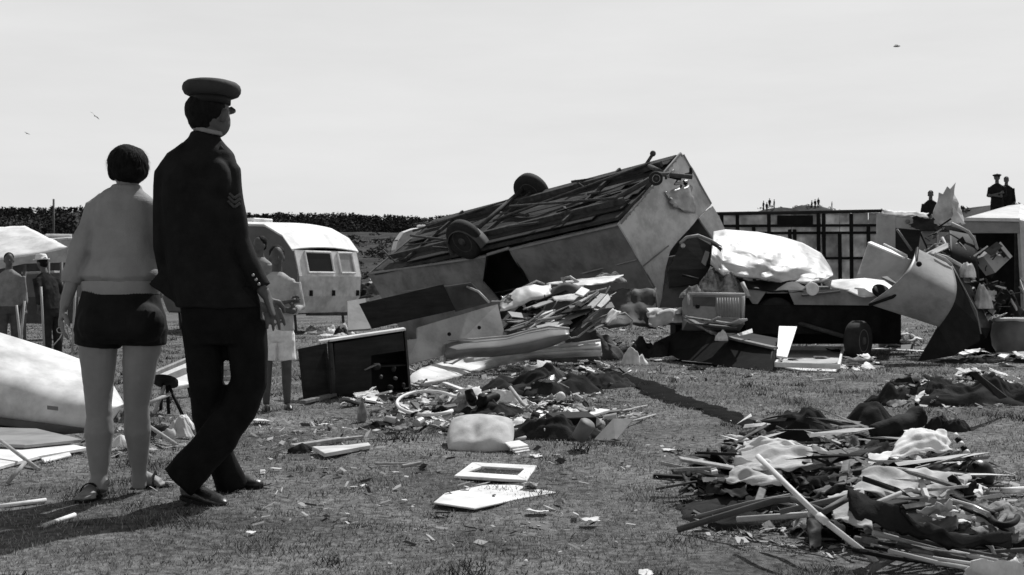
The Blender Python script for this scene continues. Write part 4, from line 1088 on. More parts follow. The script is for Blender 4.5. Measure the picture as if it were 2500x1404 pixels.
# ------------------------------------------------------------------ debris helpers
def scrap(c, s, kind, m, rnd, rz=None, tilt=.25):
    """one small piece of debris centred at c"""
    c = Vector(c); rz = rnd.random()*6.283 if rz is None else rz
    rot = (Matrix.Rotation(rz, 3, 'Z') @ Matrix.Rotation(rnd.uniform(-tilt, tilt), 3, 'X') @ Matrix.Rotation(rnd.uniform(-tilt, tilt), 3, 'Y'))
    if kind == 'lath':
        o = box('lath', (0, 0, 0), (s, s*rnd.uniform(.03, .07)+.010, .008+.010*rnd.random()), m, rot, None, .003)
    elif kind == 'board':
        bm = bmesh.new(); w = s*rnd.uniform(.35, .6); k = rnd.uniform(-.15, .15)*s
        a = [(-s/2, -w/2), (s/2, -w/2+k), (s/2-abs(k), w/2), (-s/2+k*.5, w/2)]
        v = [bm.verts.new(rot @ Vector((x, y, z))) for z in (-.008, .008) for x, y in a]
        for f in ((0, 3, 2, 1), (4, 5, 6, 7), (0, 1, 5, 4), (1, 2, 6, 5), (2, 3, 7, 6), (3, 0, 4, 7)): bm.faces.new([v[i] for i in f])
        o = bobj('board', bm, m)
    elif kind == 'paper' or kind == 'cloth':
        w = s*rnd.uniform(.45, .9); q = [rot @ Vector((x*s/2*rnd.uniform(.7, 1.1), y*w/2*rnd.uniform(.7, 1.1), 0)) for x, y in ((-1, 1), (1, 1), (1, -1), (-1, -1))]
        o = patch('paper' if kind == 'paper' else 'cloth', q, 12, 10, m, s*(.05 if kind == 'paper' else .10), 2.6/s, .002 if kind == 'paper' else .005, 0, rnd.random()*20, None, .8, .22)
    elif kind == 'rod':
        k = rnd.uniform(-.2, .2)*s
        o = rod('rod', [rot @ Vector((-s/2, 0, 0)), rot @ Vector((0, k*.5, 0)), rot @ Vector((s/2, 0, k*.3))], rnd.uniform(.005, .011), m, None, 6)
    elif kind == 'splinter':
        bm = bmesh.new(); w = s*.035+.006
        v = [bm.verts.new(rot @ Vector(q)) for q in ((-s/2, -w, -.006), (-s/2+w, w*.9, -.005), (-s/2-w*.6, w*.2, .008), (s*.18, w*.7, .008), (s*.2, -w*.8, -.003), (s/2, rnd.uniform(-w, w), 0))]
        bmesh.ops.convex_hull(bm, input=v); o = bobj('splinter', bm, m)
    elif kind == 'tin':
        r = s*.10+.016; o = lathe('tin', [(r*.94, -r*1.3), (r, -r*1.25), (r, r*1.25), (r*.94, r*1.3), (r*.85, r*1.15)], (0, 0, 0), rot @ Vector((1, 0, .2)), m, None, 16)
        for f_ in o.data.polygons: f_.use_smooth = False
    elif kind == 'shoe_':
        bm = bmesh.new(); L = .26
        tube_into(bm, [rot @ Vector((x, 0, z)) for x, z in ((-.13, .03), (-.08, .035), (.02, .035), (.09, .025), (.14, .018))], [.03, .042, .04, .04, .018], 10); tube_into(bm, [rot @ Vector((-.08, 0, .03)), rot @ Vector((-.09, 0, .10))], [.038, .036], 10)
        o = fuse('shoe', bm, m, None, .012, 2)
    o.location = c
    return o
def join_stuff(name, objs, label, cat):
    """pieces too small and too many to pick apart singly: one object"""
    mats_, vs, fs, mi = [], [], [], []
    for o in objs:
        m_ = o.data.materials[0]
        if m_ not in mats_: mats_.append(m_)
        b = len(vs); vs += [tuple(v.co+o.location) for v in o.data.vertices]
        for p in o.data.polygons: fs.append([b+i for i in p.vertices]); mi.append(mats_.index(m_))
    for o in objs: bpy.data.objects.remove(o)
    me = bpy.data.meshes.new(name); me.from_pydata(vs, [], fs); [me.materials.append(m_) for m_ in mats_]; me.polygons.foreach_set('material_index', mi); me.update()
    r = link(name, me, None, None, True); r['kind'] = 'stuff'; return tag(r, label, cat)
def scatter(where, n, zmax, sizes, kinds, mats, lab, grp, seed, tilt=.3, bias=1.0, clusters=None):
    """individual loose pieces over a stretch of ground; where = list of (px,py) ellipses (cx,cy,rx,ry)"""
    rnd = random.Random(seed); made = []
    for i in range(n):
        cx, cy, rx, ry = where[i % len(where)]
        a, r = rnd.random()*6.283, rnd.random()**.6
        px, py = cx+math.cos(a)*r*rx, cy+math.sin(a)*r*ry
        g = G(px, py); top = zmax*max(0, 1-r*r)*rnd.random()**bias
        s = rnd.uniform(*sizes); k = rnd.choice(kinds); m = rnd.choice(mats[k] if isinstance(mats, dict) else mats)
        o = scrap((g.x, g.y, gz(g.x, g.y)+top+.012+(s*.06 if k == 'cloth' else 0)), s, k, m, rnd, None, tilt)
        names = dict(lath='splintered lath', board='broken board', paper='crumpled scrap of paper', cloth='crumpled rag', rod='thin bent rod', tin='dented tin', shoe_='lost shoe', splinter='sharp wooden splinter')
        cats = dict(lath='lath', board='board', paper='paper', cloth='rag', rod='rod', tin='tin', shoe_='shoe', splinter='splinter')
        tag(o, names[k]+' '+lab, cats[k], cats[k]+' pieces '+grp); made.append(o)
    return made

MX = dict(lath=[WOOD, BWOOD, WHITE, DARK], board=[CREAM, DGREY, WHITE, BWOOD, MGREY], paper=[PAPER, PAPER, CREAM], cloth=[CLD, CLM, CLL, CLP, CLW, CLD], rod=[STEEL, RUST, BLACK, LGREY], tin=[STEEL, LGREY, DARK], shoe_=[BLACK, LEATH])

# ------------------------------------------------------------------ centre: cupboard, panels and the heap against the wreck
t = thing('kitchen_cupboard', 'dark open-fronted cupboard with a white top edge, tipped on the grass', 'cupboard', G(905, 968))
fl, fr = G(812, 974), G(1000, 962); bk = Vector((-.06, .42, 0)); zl, zr = Vector((-.03, 0, .52)), Vector((-.05, 0, .60))
def quadbox(name, a, b, c, d, th, m, par): return slab(name, [a, b, c, d], th, m, par)
quadbox('back_panel', fl+bk, fr+bk, fr+bk+zr, fl+bk+zl, .012, DARK, t)
quadbox('bottom_panel', fl+Vector((0, 0, .02)), fr+Vector((0, 0, .02)), fr+bk+Vector((0, 0, .02)), fl+bk+Vector((0, 0, .02)), .018, DARK, t)
quadbox('side_panel', fl, fl+bk, fl+bk+zl, fl+zl, .018, DARK, t); quadbox('side_panel', fr, fr+bk, fr+bk+zr, fr+zr, .018, DGREY, t)
beam('top_edge', P(778, 834, 10.80), P(988, 803, 11.15), .06, .022, WHITE, .15, t)
quadbox('top_panel', fl+zl+Vector((0, .03, 0)), fr+zr+Vector((0, .03, 0)), fr+bk+zr, fl+bk+zl, .018, DARK, t)
quadbox('shelf', fl+zl*.52+Vector((0, .05, 0)), fr+zr*.45+Vector((0, .05, 0)), fr+zr*.45+bk, fl+zl*.52+bk, .014, DARK, t)
beam('stile', P(806, 838, 10.85), P(818, 968, 10.9), .04, .02, DGREY, 0, t)
slab('front_panel', [P(816, 839, 10.86), P(984, 813, 11.12), P(988, 856, 11.16), P(906, 868, 11.0), P(908, 958, 11.0), P(820, 967, 10.88)], .015, DARK, t)
dr = slab('door', [P(727, 852, 11.0), P(797, 838, 10.9), P(808, 964, 10.85), P(740, 974, 10.75)], .018, DARK, t)
beam('plinth', G(738, 982, .02), G(818, 963, .03), .06, .03, BWOOD, 0, t)
rr = random.Random(5)
for i, (px, py, r, m_) in enumerate((px_, py_, r_*.8, DARK if r_ > .021 else DGREY) for px_, py_, r_, q_ in ((930, 923, .020, GREY), (897, 955, .024, MGREY), (960, 905, .026, DGREY), (968, 925, .02, MGREY), (914, 950, .018, MGREY), (950, 945, .03, DGREY), (865, 965, .022, DGREY), (985, 942, .022, MGREY), (925, 895, .04, DGREY))):
    o = lathe('jar', [(r*.8, 0), (r, r*.2), (r, r*1.5), (r*.75, r*1.8), (r*.75, r*2.1)], P(px, py, 11.05), (rr.uniform(-.5, .5), -.6, rr.uniform(-.2, .8)), m_, None, 16)
    tag(o, 'grey jar or cup tumbled inside the dark open cupboard', 'jar', 'jars in the dark cupboard'); centre(o)
o = beam('wooden_spoon', P(890, 903, 10.95), P(925, 888, 11.0), .025, .012, BWOOD); tag(o, 'thin wooden slat lying askew inside the dark cupboard', 'slat'); centre(o)
o = lathe('bottle', [(.028, 0), (.034, .01), (.034, .095), (.018, .13), (.013, .14), (.013, .165), (.016, .17)], G(883, 1030), (.03, .05, 1), mat('bottle_glass', .18, .15, .2, 10, 0, .6)); tag(o, 'small glass bottle standing on the grass before the cupboard', 'bottle'); centre(o)

def T(o, lab, cat, grp=None): tag(o, lab, cat, grp); return centre(o)
T(slab('loose_panel', [P(848, 735, 14.6), P(892, 728, 14.7), P(905, 802, 14.3), P(850, 806, 14.2)], .03, GREY), 'upright pale grey panel left of the black tilted panel', 'panel')
T(dent(slab('cupboard_front', [P(877, 742, 13.9), P(1082, 694, 14.1), P(1112, 757, 14.15), P(908, 803, 13.95)], .03, DARK), .01, 1.5, 3, 1), 'black tilted cupboard panel propped above the open cupboard', 'panel')
T(patch('mudguard_sheet', [P(1085, 700, 14.25), P(1150, 690, 14.3), P(1198, 738, 14.35), P(1112, 762, 14.3)], 12, 10, DGREY, .02, 3, .006, -.10, 2.0), 'dark curved sheet right of the black tilted panel', 'sheet')
T(rod('pipe', [P(1140, 700, 14.3), P(1168, 712, 14.2), P(1194, 738, 14.0)], .014, LGREY), 'thin curved pipe on the rim of the dark curved sheet', 'pipe')
T(dent(slab('wall_panel', [P(984, 832, 13.7), P(1020, 828, 13.7), P(1020, 800, 13.8), P(1215, 742, 14.6), P(1236, 832, 14.4), P(1090, 866, 13.9), P(992, 892, 13.5)], .03, mat('pale_wall_panel', .36, .6, .12, 2, .05)), .02, 1.6, 4, 2), 'long pale wall panel with a stepped end right of the open cupboard', 'panel')
for i, (px, py) in enumerate(((1097, 816), (1170, 800))):
    T(lathe('screw_fitting', [(.022, 0), (.022, .03), (.012, .035)], P(px, py, 13.95+.3*i), (0, -1, .1), BLACK, None, 10), ('left' if i == 0 else 'right')+'-hand black fitting on the long pale wall panel', 'fitting')
# supporting mound of dark rubble against the wreck
T(heap('rubble_mound', Vector(((1345-CX)/F*16.9, 16.9, 0)), 1.15, .75, .80, TAR, 4.4, .1, 40, 3.5, .5), 'dark mound of rubble piled against the overturned caravan', 'rubble')
T(patch('white_sheet', [P(1228, 722, 15.6), P(1345, 694, 15.8), P(1345, 722, 15.4), P(1220, 760, 15.0)], 22, 12, WHITEM, .035, 3, .008, .12, 3.3, None, .5, .04), 'bulging white sheet on the heap before the overturned caravan', 'sheet')
T(patch('white_sheet', [P(1330, 694, 16.2), P(1525, 670, 16.6), P(1495, 690, 15.9), P(1415, 700, 15.7)], 16, 6, WHITEM, .015, 3, .008, .02, 5.1, None, .3, .05), 'long thin white sheet along the top of the heap', 'sheet')
T(patch('dark_roll', [P(1350, 702, 15.6), P(1425, 698, 15.6), P(1422, 726, 15.4), P(1342, 722, 15.4)], 12, 8, DGREY, .02, 3, .01, .10, 4.1), 'dark rolled lining under the thin white sheet', 'lining')
T(patch('torn_paper', [P(1345, 718, 15.3), P(1420, 722, 15.3), P(1400, 735, 15.1), P(1352, 732, 15.1)], 10, 5, PAPER, .02, 4, .003, .02, 6.1, None, .4, .1), 'torn strip of white paper under the dark rolled lining', 'paper')
boards = [((1300, 728), (1405, 714), (1365, 790), (1250, 806), MGREY, 'grey board at the middle of the heap'), ((1290, 725), (1310, 735), (1235, 806), (1212, 806), DARK, 'dark narrow board at the left of the heap'),
          ((1250, 752), (1280, 745), (1222, 806), (1205, 808), LGREY, 'pale narrow board at the left of the heap'), ((1395, 750), (1412, 752), (1362, 798), (1330, 796), WHITE, 'white narrow board across the middle of the heap'),
          ((1440, 720), (1462, 712), (1418, 745), (1404, 740), WOOD, 'left of three pale battens at the right of the heap'), ((1466, 716), (1480, 718), (1448, 752), (1432, 748), WOOD, 'middle of three pale battens at the right of the heap'),
          ((1484, 716), (1490, 730), (1462, 758), (1450, 755), CREAM, 'right of three pale battens at the right of the heap'), ((1310, 760), (1380, 758), (1340, 800), (1262, 806), GREY, 'lower grey board at the middle of the heap'),
          ((1405, 740), (1450, 738), (1440, 752), (1368, 765), BLACK, 'black crumpled board beneath the pale battens'), ((1415, 750), (1440, 756), (1400, 800), (1375, 802), BLACK, 'black board right of the white narrow board'),
          ((1420, 700), (1440, 708), (1424, 722), (1404, 716), PAPER, 'white scrap left of the three pale battens')]
for i, (a, b, c, d, m_, lab) in enumerate(boards):
    q = 15.25-.05*i
    T(slab('board', [P(*a, q+.35), P(*b, q+.30), P(*c, q-.25), P(*d, q-.2)], .02, m_), lab, 'board')
T(rod('bar', [P(1285, 772, 14.9), P(1360, 771, 14.9)], .012, BLACK), 'thin black bar lying on the grey boards of the heap', 'bar')
bm = bmesh.new()
T(heap('pan', P(1490, 668, 16.9)+Vector((0, 0, -.10)), .22, .18, .16, CLP, 8.3, 0, 20, 7), 'small heap of pots and rags at the top of the heap', 'rags')
T(rod('wire', [P(1380, 692, 16.0), P(1372, 680, 16.1), P(1392, 676, 16.1), P(1412, 690, 16.0)], .02, LGREY), 'bent pale handle on top of the long thin white sheet', 'handle')
T(rod('wire', [P(1275, 702, 15.7), P(1310, 686, 15.8), P(1330, 694, 15.8)], .012, LGREY), 'bent wire above the bulging white sheet', 'wire')
rr = random.Random(99)
for i in range(26):
    px, py = rr.uniform(1215, 1500), rr.uniform(705, 800); d = 15.55-(py-700)*.008+rr.uniform(-.15, .1)
    if py < 720 and px < 1300: continue
    k = rr.choice(('board', 'lath', 'cloth', 'paper', 'rod', 'lath')); o = scrap(P(px, py, d), rr.uniform(.10, .34), k, rr.choice(MX[k]), rr, None, .8)
    tag(o, dict(lath='splintered lath', board='broken board', paper='crumpled paper', cloth='crumpled rag', rod='thin rod')[k]+' on the heap before the overturned caravan', dict(lath='lath', board='board', paper='paper', cloth='rag', rod='rod')[k], k+' pieces on the heap before the overturned caravan')
for i in range(34):
    px, py = rr.uniform(1225, 1450), rr.uniform(735, 812); L_ = rr.uniform(35, 120); d = 15.2-(py-735)*.008+rr.uniform(-.25, .1)
    a_ = rr.uniform(.35, .85) if i % 3 else rr.uniform(-.15, .25); x1, y1 = px+L_*math.cos(a_), py-L_*math.sin(a_)*.8
    if y1 < 700: continue
    o = beam('plank', P(px, py, d), P(min(x1, 1500), y1, d+.25), rr.uniform(.03, .13), .016, rr.choice((DGREY, MGREY, BWOOD, DARK, LGREY, CREAM, WHITE, BLACK, GREY)), rr.uniform(-.5, .9))
    T(o, 'long broken plank lying aslant on the heap before the overturned caravan', 'plank', 'slanting planks on the heap before the overturned caravan')
for i in range(34):
    px, d = rr.uniform(868, 1110), rr.uniform(36, 58); p = at(px, d); k = rr.choice(('board', 'cloth', 'board', 'lath'))
    o = scrap(p+Vector((0, 0, .15)), rr.uniform(.4, 1.3), k, rr.choice((BWOOD, DGREY, MGREY, DARK, CREAM, CLM) if k != 'cloth' else (CLD, CLM, CLL)), rr, None, .8)
    tag(o, dict(board='broken board', cloth='rag', lath='lath')[k]+' strewn far off between the white-roofed and the overturned caravan', dict(board='board', cloth='rag', lath='lath')[k], k+' pieces strewn far off')
# boat-like bent sheet with its frame
def bent():
    top = [(1086, 831), (1160, 829), (1240, 822), (1290, 808), (1340, 798), (1388, 803)]; bot = [(1086, 884), (1135, 872), (1200, 872), (1290, 862), (1350, 845), (1392, 826)]
    bm = bmesh.new(); rows = []
    for i in range(len(top)-1):
        for s in range(4 if i < len(top)-2 else 5):
            f = s/4; a = Vector(top[i]).lerp(Vector(top[i+1]), f); b = Vector(bot[i]).lerp(Vector(bot[i+1]), f); row = []
            for j in range(9):
                v = j/8; q = a.lerp(b, v); row.append(bm.verts.new(P(q.x, q.y, 14.1-.25*v-.22*math.sin(math.pi*v)+.12*(i+f)/5)))
            rows.append(row)
    fs = [bm.faces.new((a[j], a[j+1], b[j+1], b[j])) for a, b in zip(rows, rows[1:]) for j in range(8)]
    bmesh.ops.recalc_face_normals(bm, faces=bm.faces)
    r = bmesh.ops.extrude_face_region(bm, geom=fs); bmesh.ops.translate(bm, verts=[v for v in r['geom'] if isinstance(v, bmesh.types.BMVert)], vec=(0, .02, .0))
    return bobj('sheet', bm, mat('bent_sheet_paint', .17, .45, .2, 2, .04, .4), None, True)
t = thing('bent_panel', 'bent grey metal panel with a thin frame, in front of the heap', 'panel', at(1230, 14.0, 0))
place(t, bent())
rod('rim', [P(1086, 830, 14.0), P(1160, 828, 14.0), P(1240, 821, 14.05), P(1290, 807, 14.1), P(1340, 797, 14.1), P(1390, 802, 14.15)], .012, LGREY, t)
rod('frame', [P(1086, 830, 14.0), P(1085, 886, 13.7), P(1104, 888, 13.6), P(1132, 872, 13.8)], .012, LGREY, t)
slab('brace_plate', [P(1092, 838, 13.95), P(1128, 866, 13.9), P(1092, 880, 13.8)], .01, LGREY, t)
# long board with a rounded white tip
def tip():
    out = [(994, 926), (1004, 912), (1030, 897), (1080, 884), (1130, 872), (1220, 858), (1300, 848), (1400, 837), (1462, 831), (1470, 838), (1470, 862), (1400, 868), (1300, 880), (1220, 895), (1150, 912), (1090, 926), (1030, 938), (1004, 937)]
    pts = []
    for px, py in out:
        u = (px-994)/476; d = 12.55+2.0*u; pts.append(P(px, py, d))
    return slab('long_board', pts, .05, WHITEM)
def longb():
    up = [(994, 928), (1006, 912), (1030, 898), (1080, 884), (1130, 870), (1220, 856), (1300, 846), (1400, 836), (1466, 832)]
    lo = [(996, 932), (1010, 937), (1034, 937), (1088, 925), (1150, 909), (1226, 886), (1300, 872), (1400, 866), (1470, 864)]
    bm = bmesh.new(); rows = []
    for i in range(len(up)):
        u = i/(len(up)-1); row = []
        for j in range(7):
            v = j/6; q = Vector(up[i]).lerp(Vector(lo[i]), v)
            twist = smooth01(.35, .75, u)                      # flat at the tip, on edge at the far end
            dn, df = gd(lo[i][1], .03), gd(min(lo[i][1]-6, up[i][1]+14), .05)
            d = (df+(dn-df)*v)*(1-twist)+(14.6-.25*math.sin(math.pi*v))*twist
            d = min(d, 14.6)
            row.append(bm.verts.new(P(q.x, q.y, d)))
        rows.append(row)
    fs = [bm.faces.new((a[j], a[j+1], b[j+1], b[j])) for a, b in zip(rows, rows[1:]) for j in range(6)]
    r = bmesh.ops.extrude_face_region(bm, geom=fs); bmesh.ops.translate(bm, verts=[v for v in r['geom'] if isinstance(v, bmesh.types.BMVert)], vec=(0, .03, -.03))
    return bobj('long_board', bm, WHITEM, None, True)
T(longb(), 'long twisted panel with a rounded white tip, lying before the heap', 'panel')
T(beam('edge_strip', P(1215, 866, 14.2), P(1465, 831, 14.45), .05, .03, LGREY), 'pale edge strip along the top of the long twisted panel', 'strip')
# wire-mesh frame
t = thing('wire_bedstead', 'bent wire bed frame right of the heap before the overturned caravan', 'frame', at(1460, 15.3, 0))
for a in ([(1378, 812), (1430, 772), (1400, 795)], [(1378, 812), (1394, 826), (1412, 822), (1452, 790), (1470, 778), (1526, 764), (1545, 782), (1540, 800)], [(1452, 790), (1500, 812)], [(1430, 772), (1450, 760)], [(1545, 782), (1535, 806)]):
    rod('frame_rod', [P(px, py, 15.2) for px, py in a], .011, LGREY, t)
for i in range(14):
    a = P(1384+i*9, 810-i*2.6, 15.24); b = P(1424+i*8, 775+i*.3, 15.26); rod('mesh_wire', [a, b], .003, MGREY, t, 4)
T(heap('rag_heap', at(1548, 15.6, 0), .18, .14, .22, CLW, 3.8, 0, 20, 8), 'white rag at the right end of the wire bed frame', 'rag')
T(heap('dark_heap', at(1585, 17.0, 0), .5, .35, .30, CLD, 1.8, 0, 20, 5), 'dark cloth heap at the right foot of the overturned caravan', 'cloth')
T(slab('white_ledge', [P(1578, 752, 17.3), P(1640, 750, 17.5), P(1668, 772, 17.0), P(1600, 778, 16.8)], .04, WHITEM), 'white crumpled board by the right foot of the overturned caravan', 'board')
# ground litter in front of the heap: dark coat mound and field of belongings
T(heap('coat_mound', G(1320, 960), .55, .45, .26, CLD, 2.9, .2, 34, 4.5), 'dark heap of coats on the grass below the heap', 'coats')
T(patch('grey_cloth', [G(1275, 895, .25), G(1340, 878, .26), G(1345, 915, .16), G(1262, 925, .10)], 14, 12, CLL, .03, 7, .006, .05, 2.4, None, .7, .08), 'pale cloth flung over the left of the coat heap', 'cloth')
T(heap('dark_cushion', G(1330, 935), .22, .16, .28, mat('grey_felt', .07, .95, .2, 12, .1), 7.2, 0, 26, 4, .3), 'dark humped cushion on the coat heap', 'cushion')
T(heap('coat_mound', G(1455, 945), .40, .30, .18, CLD, 5.9, -.2, 30, 6), 'dark rags right of the humped cushion', 'rags')
scatter([(1440, 920, 90, 35), (1330, 965, 120, 30)], 70, .16, (.06, .24), ['paper', 'lath', 'cloth', 'rod', 'board', 'tin'], MX, 'on the coat heap', 'on the coat heap', 31, .5)
scatter([(1230, 890, 210, 22), (1520, 850, 60, 20), (1040, 960, 60, 18), (900, 985, 70, 12)], 60, .08, (.06, .24), ['paper', 'lath', 'cloth', 'board', 'rod', 'lath'], MX, 'on the grass below the long twisted panel', 'below the long twisted panel', 37, .4)
# hoop
T(rodz('hoop', [(1045+76*math.cos(a), 984+29*math.sin(a), .10+.03*math.cos(a)) for a in [-.5-i*math.pi*1.62/26 for i in range(27)]], .013, WHITE), 'large pale hoop lying left of the scattered belongings', 'hoop')
T(heap('bag', G(1150, 1005), .22, .16, .16, CLP, 6.6, 0, 24, 7), 'patterned bag among the belongings right of the hoop', 'bag')
T(heap('clothes', G(1215, 1020), .30, .20, .14, CLD, 9.1, 0, 28, 7), 'dark clothes in the middle of the belongings', 'clothes')
T(heap('clothes', G(1345, 1070), .34, .18, .15, CLD, 3.6, .1, 28, 7), 'dark clothes between the pillow and the pale tilted board', 'clothes')
T(heap('clothes', G(960, 1045), .26, .10, .05, CLD, 1.6, .1, 24, 7), 'dark flat garment left of the pillow', 'garment')
for px, rz, lab in ((1155, .3, 'left'), (1192, -.3, 'right')):
    o = scrap(G(px, 985, .10), .26, 'shoe_', BLACK, random.Random(px), rz+1.3, .5); tag(o, lab+'-hand black shoe of the pair beside the patterned bag', 'shoe')
T(beam('batten', G(1085, 935, .02), G(1138, 955, .08), .05, .02, WHITE), 'white slat above the hoop', 'slat')
T(patch('white_cloth', [G(1120, 950, .12), G(1172, 945, .12), G(1180, 965, .06), G(1130, 968, .05)], 10, 8, CLW, .02, 9, .004, 0, 1.4, None, .5, .1), 'white cloth beside the pair of black shoes', 'cloth')
T(patch('striped_cloth', [G(1200, 950, .16), G(1258, 955, .14), G(1270, 985, .05), G(1210, 980, .06)], 10, 8, CLW, .02, 9, .004, 0, 3.4, None, .5, .1), 'white shirt right of the pair of black shoes', 'shirt')
T(rodz('stick', [(1245, 945, .18), (1275, 985, .06), (1300, 1010, .02)], .015, WOOD), 'pale stick leaning across the white shirt', 'stick')
bm = bmesh.new(); ball_into(bm, G(1369, 985)+Vector((0, 0, .05)), (.042, .042, .05), None, 16); T(bobj('ball', bm, WHITE, None, True), 'small white ball in front of the coat heap', 'ball')
T(flat('white_board', [(1300, 1040), (1345, 1012), (1395, 1018), (1330, 1046)], .02, PAPER, .06), 'white tilted sheet above the dark clothes', 'sheet')
T(flat('white_board', [(1395, 1008), (1440, 994), (1490, 1000), (1425, 1018)], .02, PAPER, .05), 'white sheet left of the thin rods', 'sheet')
T(slab('pale_board', [G(1497, 1022, .14), G(1545, 1022, .14), G(1503, 1076, .01), G(1449, 1074, .01)], .02, WHITE), 'white rectangular board tilted up at the right of the belongings', 'board')
for i, (a, b) in enumerate((((1440, 1020), (1580, 990)), ((1430, 1030), (1570, 1008)), ((1420, 1012), (1560, 1000)), ((1500, 1040), (1600, 1012)))):
    T(rodz('rod', [(a[0], a[1], .05), (b[0], b[1], .01)], .007, (STEEL, LGREY, MGREY, WOOD)[i]), 'thin rod in the bundle behind the white rectangular board', 'rod', 'rods behind the white rectangular board')
T(box('dark_box', G(1395, 1068)+Vector((0, .1, .07)), (.30, .16, .14), BLACK, Matrix.Rotation(.35, 3, 'Z') @ Matrix.Rotation(.15, 3, 'X')), 'small black box left of the white rectangular board', 'box')
T(lathe('lamp', [(.045, -.06), (.05, .05), (.04, .06)], G(1425, 1050, .14), (.4, -.3, .7), MGREY, None, 16), 'grey cylindrical lamp on the small black box', 'lamp')
T(rodz('cable', [(1250, 1052, .06), (1285, 1048, .05), (1292, 1066, .02), (1262, 1074, .02)], .014, LGREY), 'pale loop of hose at the right of the pillow', 'hose')
T(rodz('cable', [(1125, 1036, .08), (1098, 1040, .05), (1100, 1056, .02), (1118, 1060, .02)], .012, LGREY), 'pale loop of hose at the left of the pillow', 'hose')
T(rodz('cable', [(1440, 1034, .10), (1448, 1050, .05), (1458, 1058, .02)], .008, LGREY), 'short bent wire above the white rectangular board', 'wire')
for i in range(4): T(flat('booklet', [(1232+6*i, 1080+i*6), (1268+5*i, 1074+i*7), (1290+2*i, 1086+i*6), (1246+6*i, 1092+i*6)], .010, PAPER, .004+.012*(3-i)), ('topmost', 'second', 'third', 'lowest')[i]+' white booklet of the fan right of the pillow', 'booklet')
# pillow
def pillow():
    nx, ny = 36, 22; bm = bmesh.new(); c = G(1172, 1100); rows = {}
    for sgn in (1, -1):
        for j in range(ny+1):
            for i in range(nx+1):
                u, v = i/nx*2-1, j/ny*2-1
                e = (max(0, (1-u*u)*(1-v*v)))**.40
                pinch = 1-.10*(1-abs(v))*abs(u)**3
                x = u*math.sqrt(1-.18*v*v)*.205; y = v*math.sqrt(1-.22*u*u)*.185
                th = .074*e+.007*e*crumple(u*.4, v*.3, 2.2, 1.6, 3)+.010*noise.noise((u*2.5, v*2.5, 4))*e-.028*math.exp(-((u+.15)**2/.03+(v+.35)**2/.10))*(sgn > 0) + .002*noise.noise((u*7, v*7, 9))*e
                rows[(sgn, i, j)] = bm.verts.new(Vector((x, y, sgn*max(th, .004))))
    for sgn in (1, -1):
        for j in range(ny):
            for i in range(nx): bm.faces.new((rows[(sgn, i, j)], rows[(sgn, i+1, j)], rows[(sgn, i+1, j+1)], rows[(sgn, i, j+1)]))
    for j in range(ny):
        for i in (0, nx): bm.faces.new((rows[(1, i, j)], rows[(1, i, j+1)], rows[(-1, i, j+1)], rows[(-1, i, j)]))
    for i in range(nx):
        for j in (0, ny): bm.faces.new((rows[(1, i, j)], rows[(1, i+1, j)], rows[(-1, i+1, j)], rows[(-1, i, j)]))
    M = Matrix.Translation(c+Vector((0, .16, .08))) @ Matrix.Rotation(-.04, 4, 'Z') @ Matrix.Rotation(math.radians(27), 4, 'X')
    bmesh.ops.transform(bm, matrix=M, verts=bm.verts)
    return bobj('pillow', bm, mat('pillow_ticking', .6, .9, .1, 8, .1, .1, bscale=120), None, True)
T(pillow(), 'plump white pillow lying on the grass among the belongings', 'pillow')
scatter([(1000, 1000, 110, 28), (1180, 985, 110, 30), (1320, 1025, 120, 35), (1060, 1045, 150, 22), (1440, 1040, 100, 30), (1230, 1010, 200, 40)], 210, .10, (.04, .19), ['paper', 'lath', 'cloth', 'rod', 'board', 'tin', 'rod', 'paper', 'cloth', 'paper'], MX, 'among the belongings round the pillow', 'round the pillow', 41, .45)
# near boards on the grass
T(beam('plank', G(712, 1090, .02), G(835, 1072, .03), .05, .025, WOOD), 'upper pale plank of the two on the grass right of the uniformed man', 'plank')
T(flat('plank', [(762, 1090), (850, 1086), (900, 1080), (905, 1086), (792, 1106), (778, 1098)], .025, CREAM), 'lower pale plank of the two on the grass right of the uniformed man', 'plank')
T(heap('dark_bag', G(733, 1098), .08, .05, .04, CLD, 2.2, 0, 18, 9), 'small dark bag at the left end of the two planks', 'bag')
T(beam('lath', G(800, 1076, .02), G(885, 1066, .02), .03, .015, WOOD), 'thin lath behind the two planks on the grass', 'lath')
t = thing('window_frame', 'empty white rectangular window frame lying on the grass', 'window frame', G(1210, 1152))
o_ = [(1153, 1128), (1311, 1136), (1286, 1172), (1108, 1161)]; i_ = [(1176, 1138), (1280, 1144), (1262, 1160), (1140, 1152)]
for k in range(4): flat('frame_side', [o_[k], o_[(k+1) % 4], i_[(k+1) % 4], i_[k]], .016, WHITE, .004, t)
slab('dark_backing', [G(a, b, .006) for a, b in i_], .003, BLACK, t)
T(flat('white_board', [(1058, 1226), (1085, 1204), (1185, 1183), (1260, 1184), (1358, 1201), (1270, 1216), (1158, 1241)], .008, WHITE, .004), 'pointed white board lying flat on the grass in the foreground', 'board')
T(patch('crumpled_foil', [G(1275, 1176, .05), G(1312, 1180, .05), G(1310, 1190, .01), G(1280, 1188, .01)], 10, 6, PAPER, .012, 16, .002, 0, 4.7, None, .6, .1), 'crumpled paper between the window frame and the pointed board', 'paper')
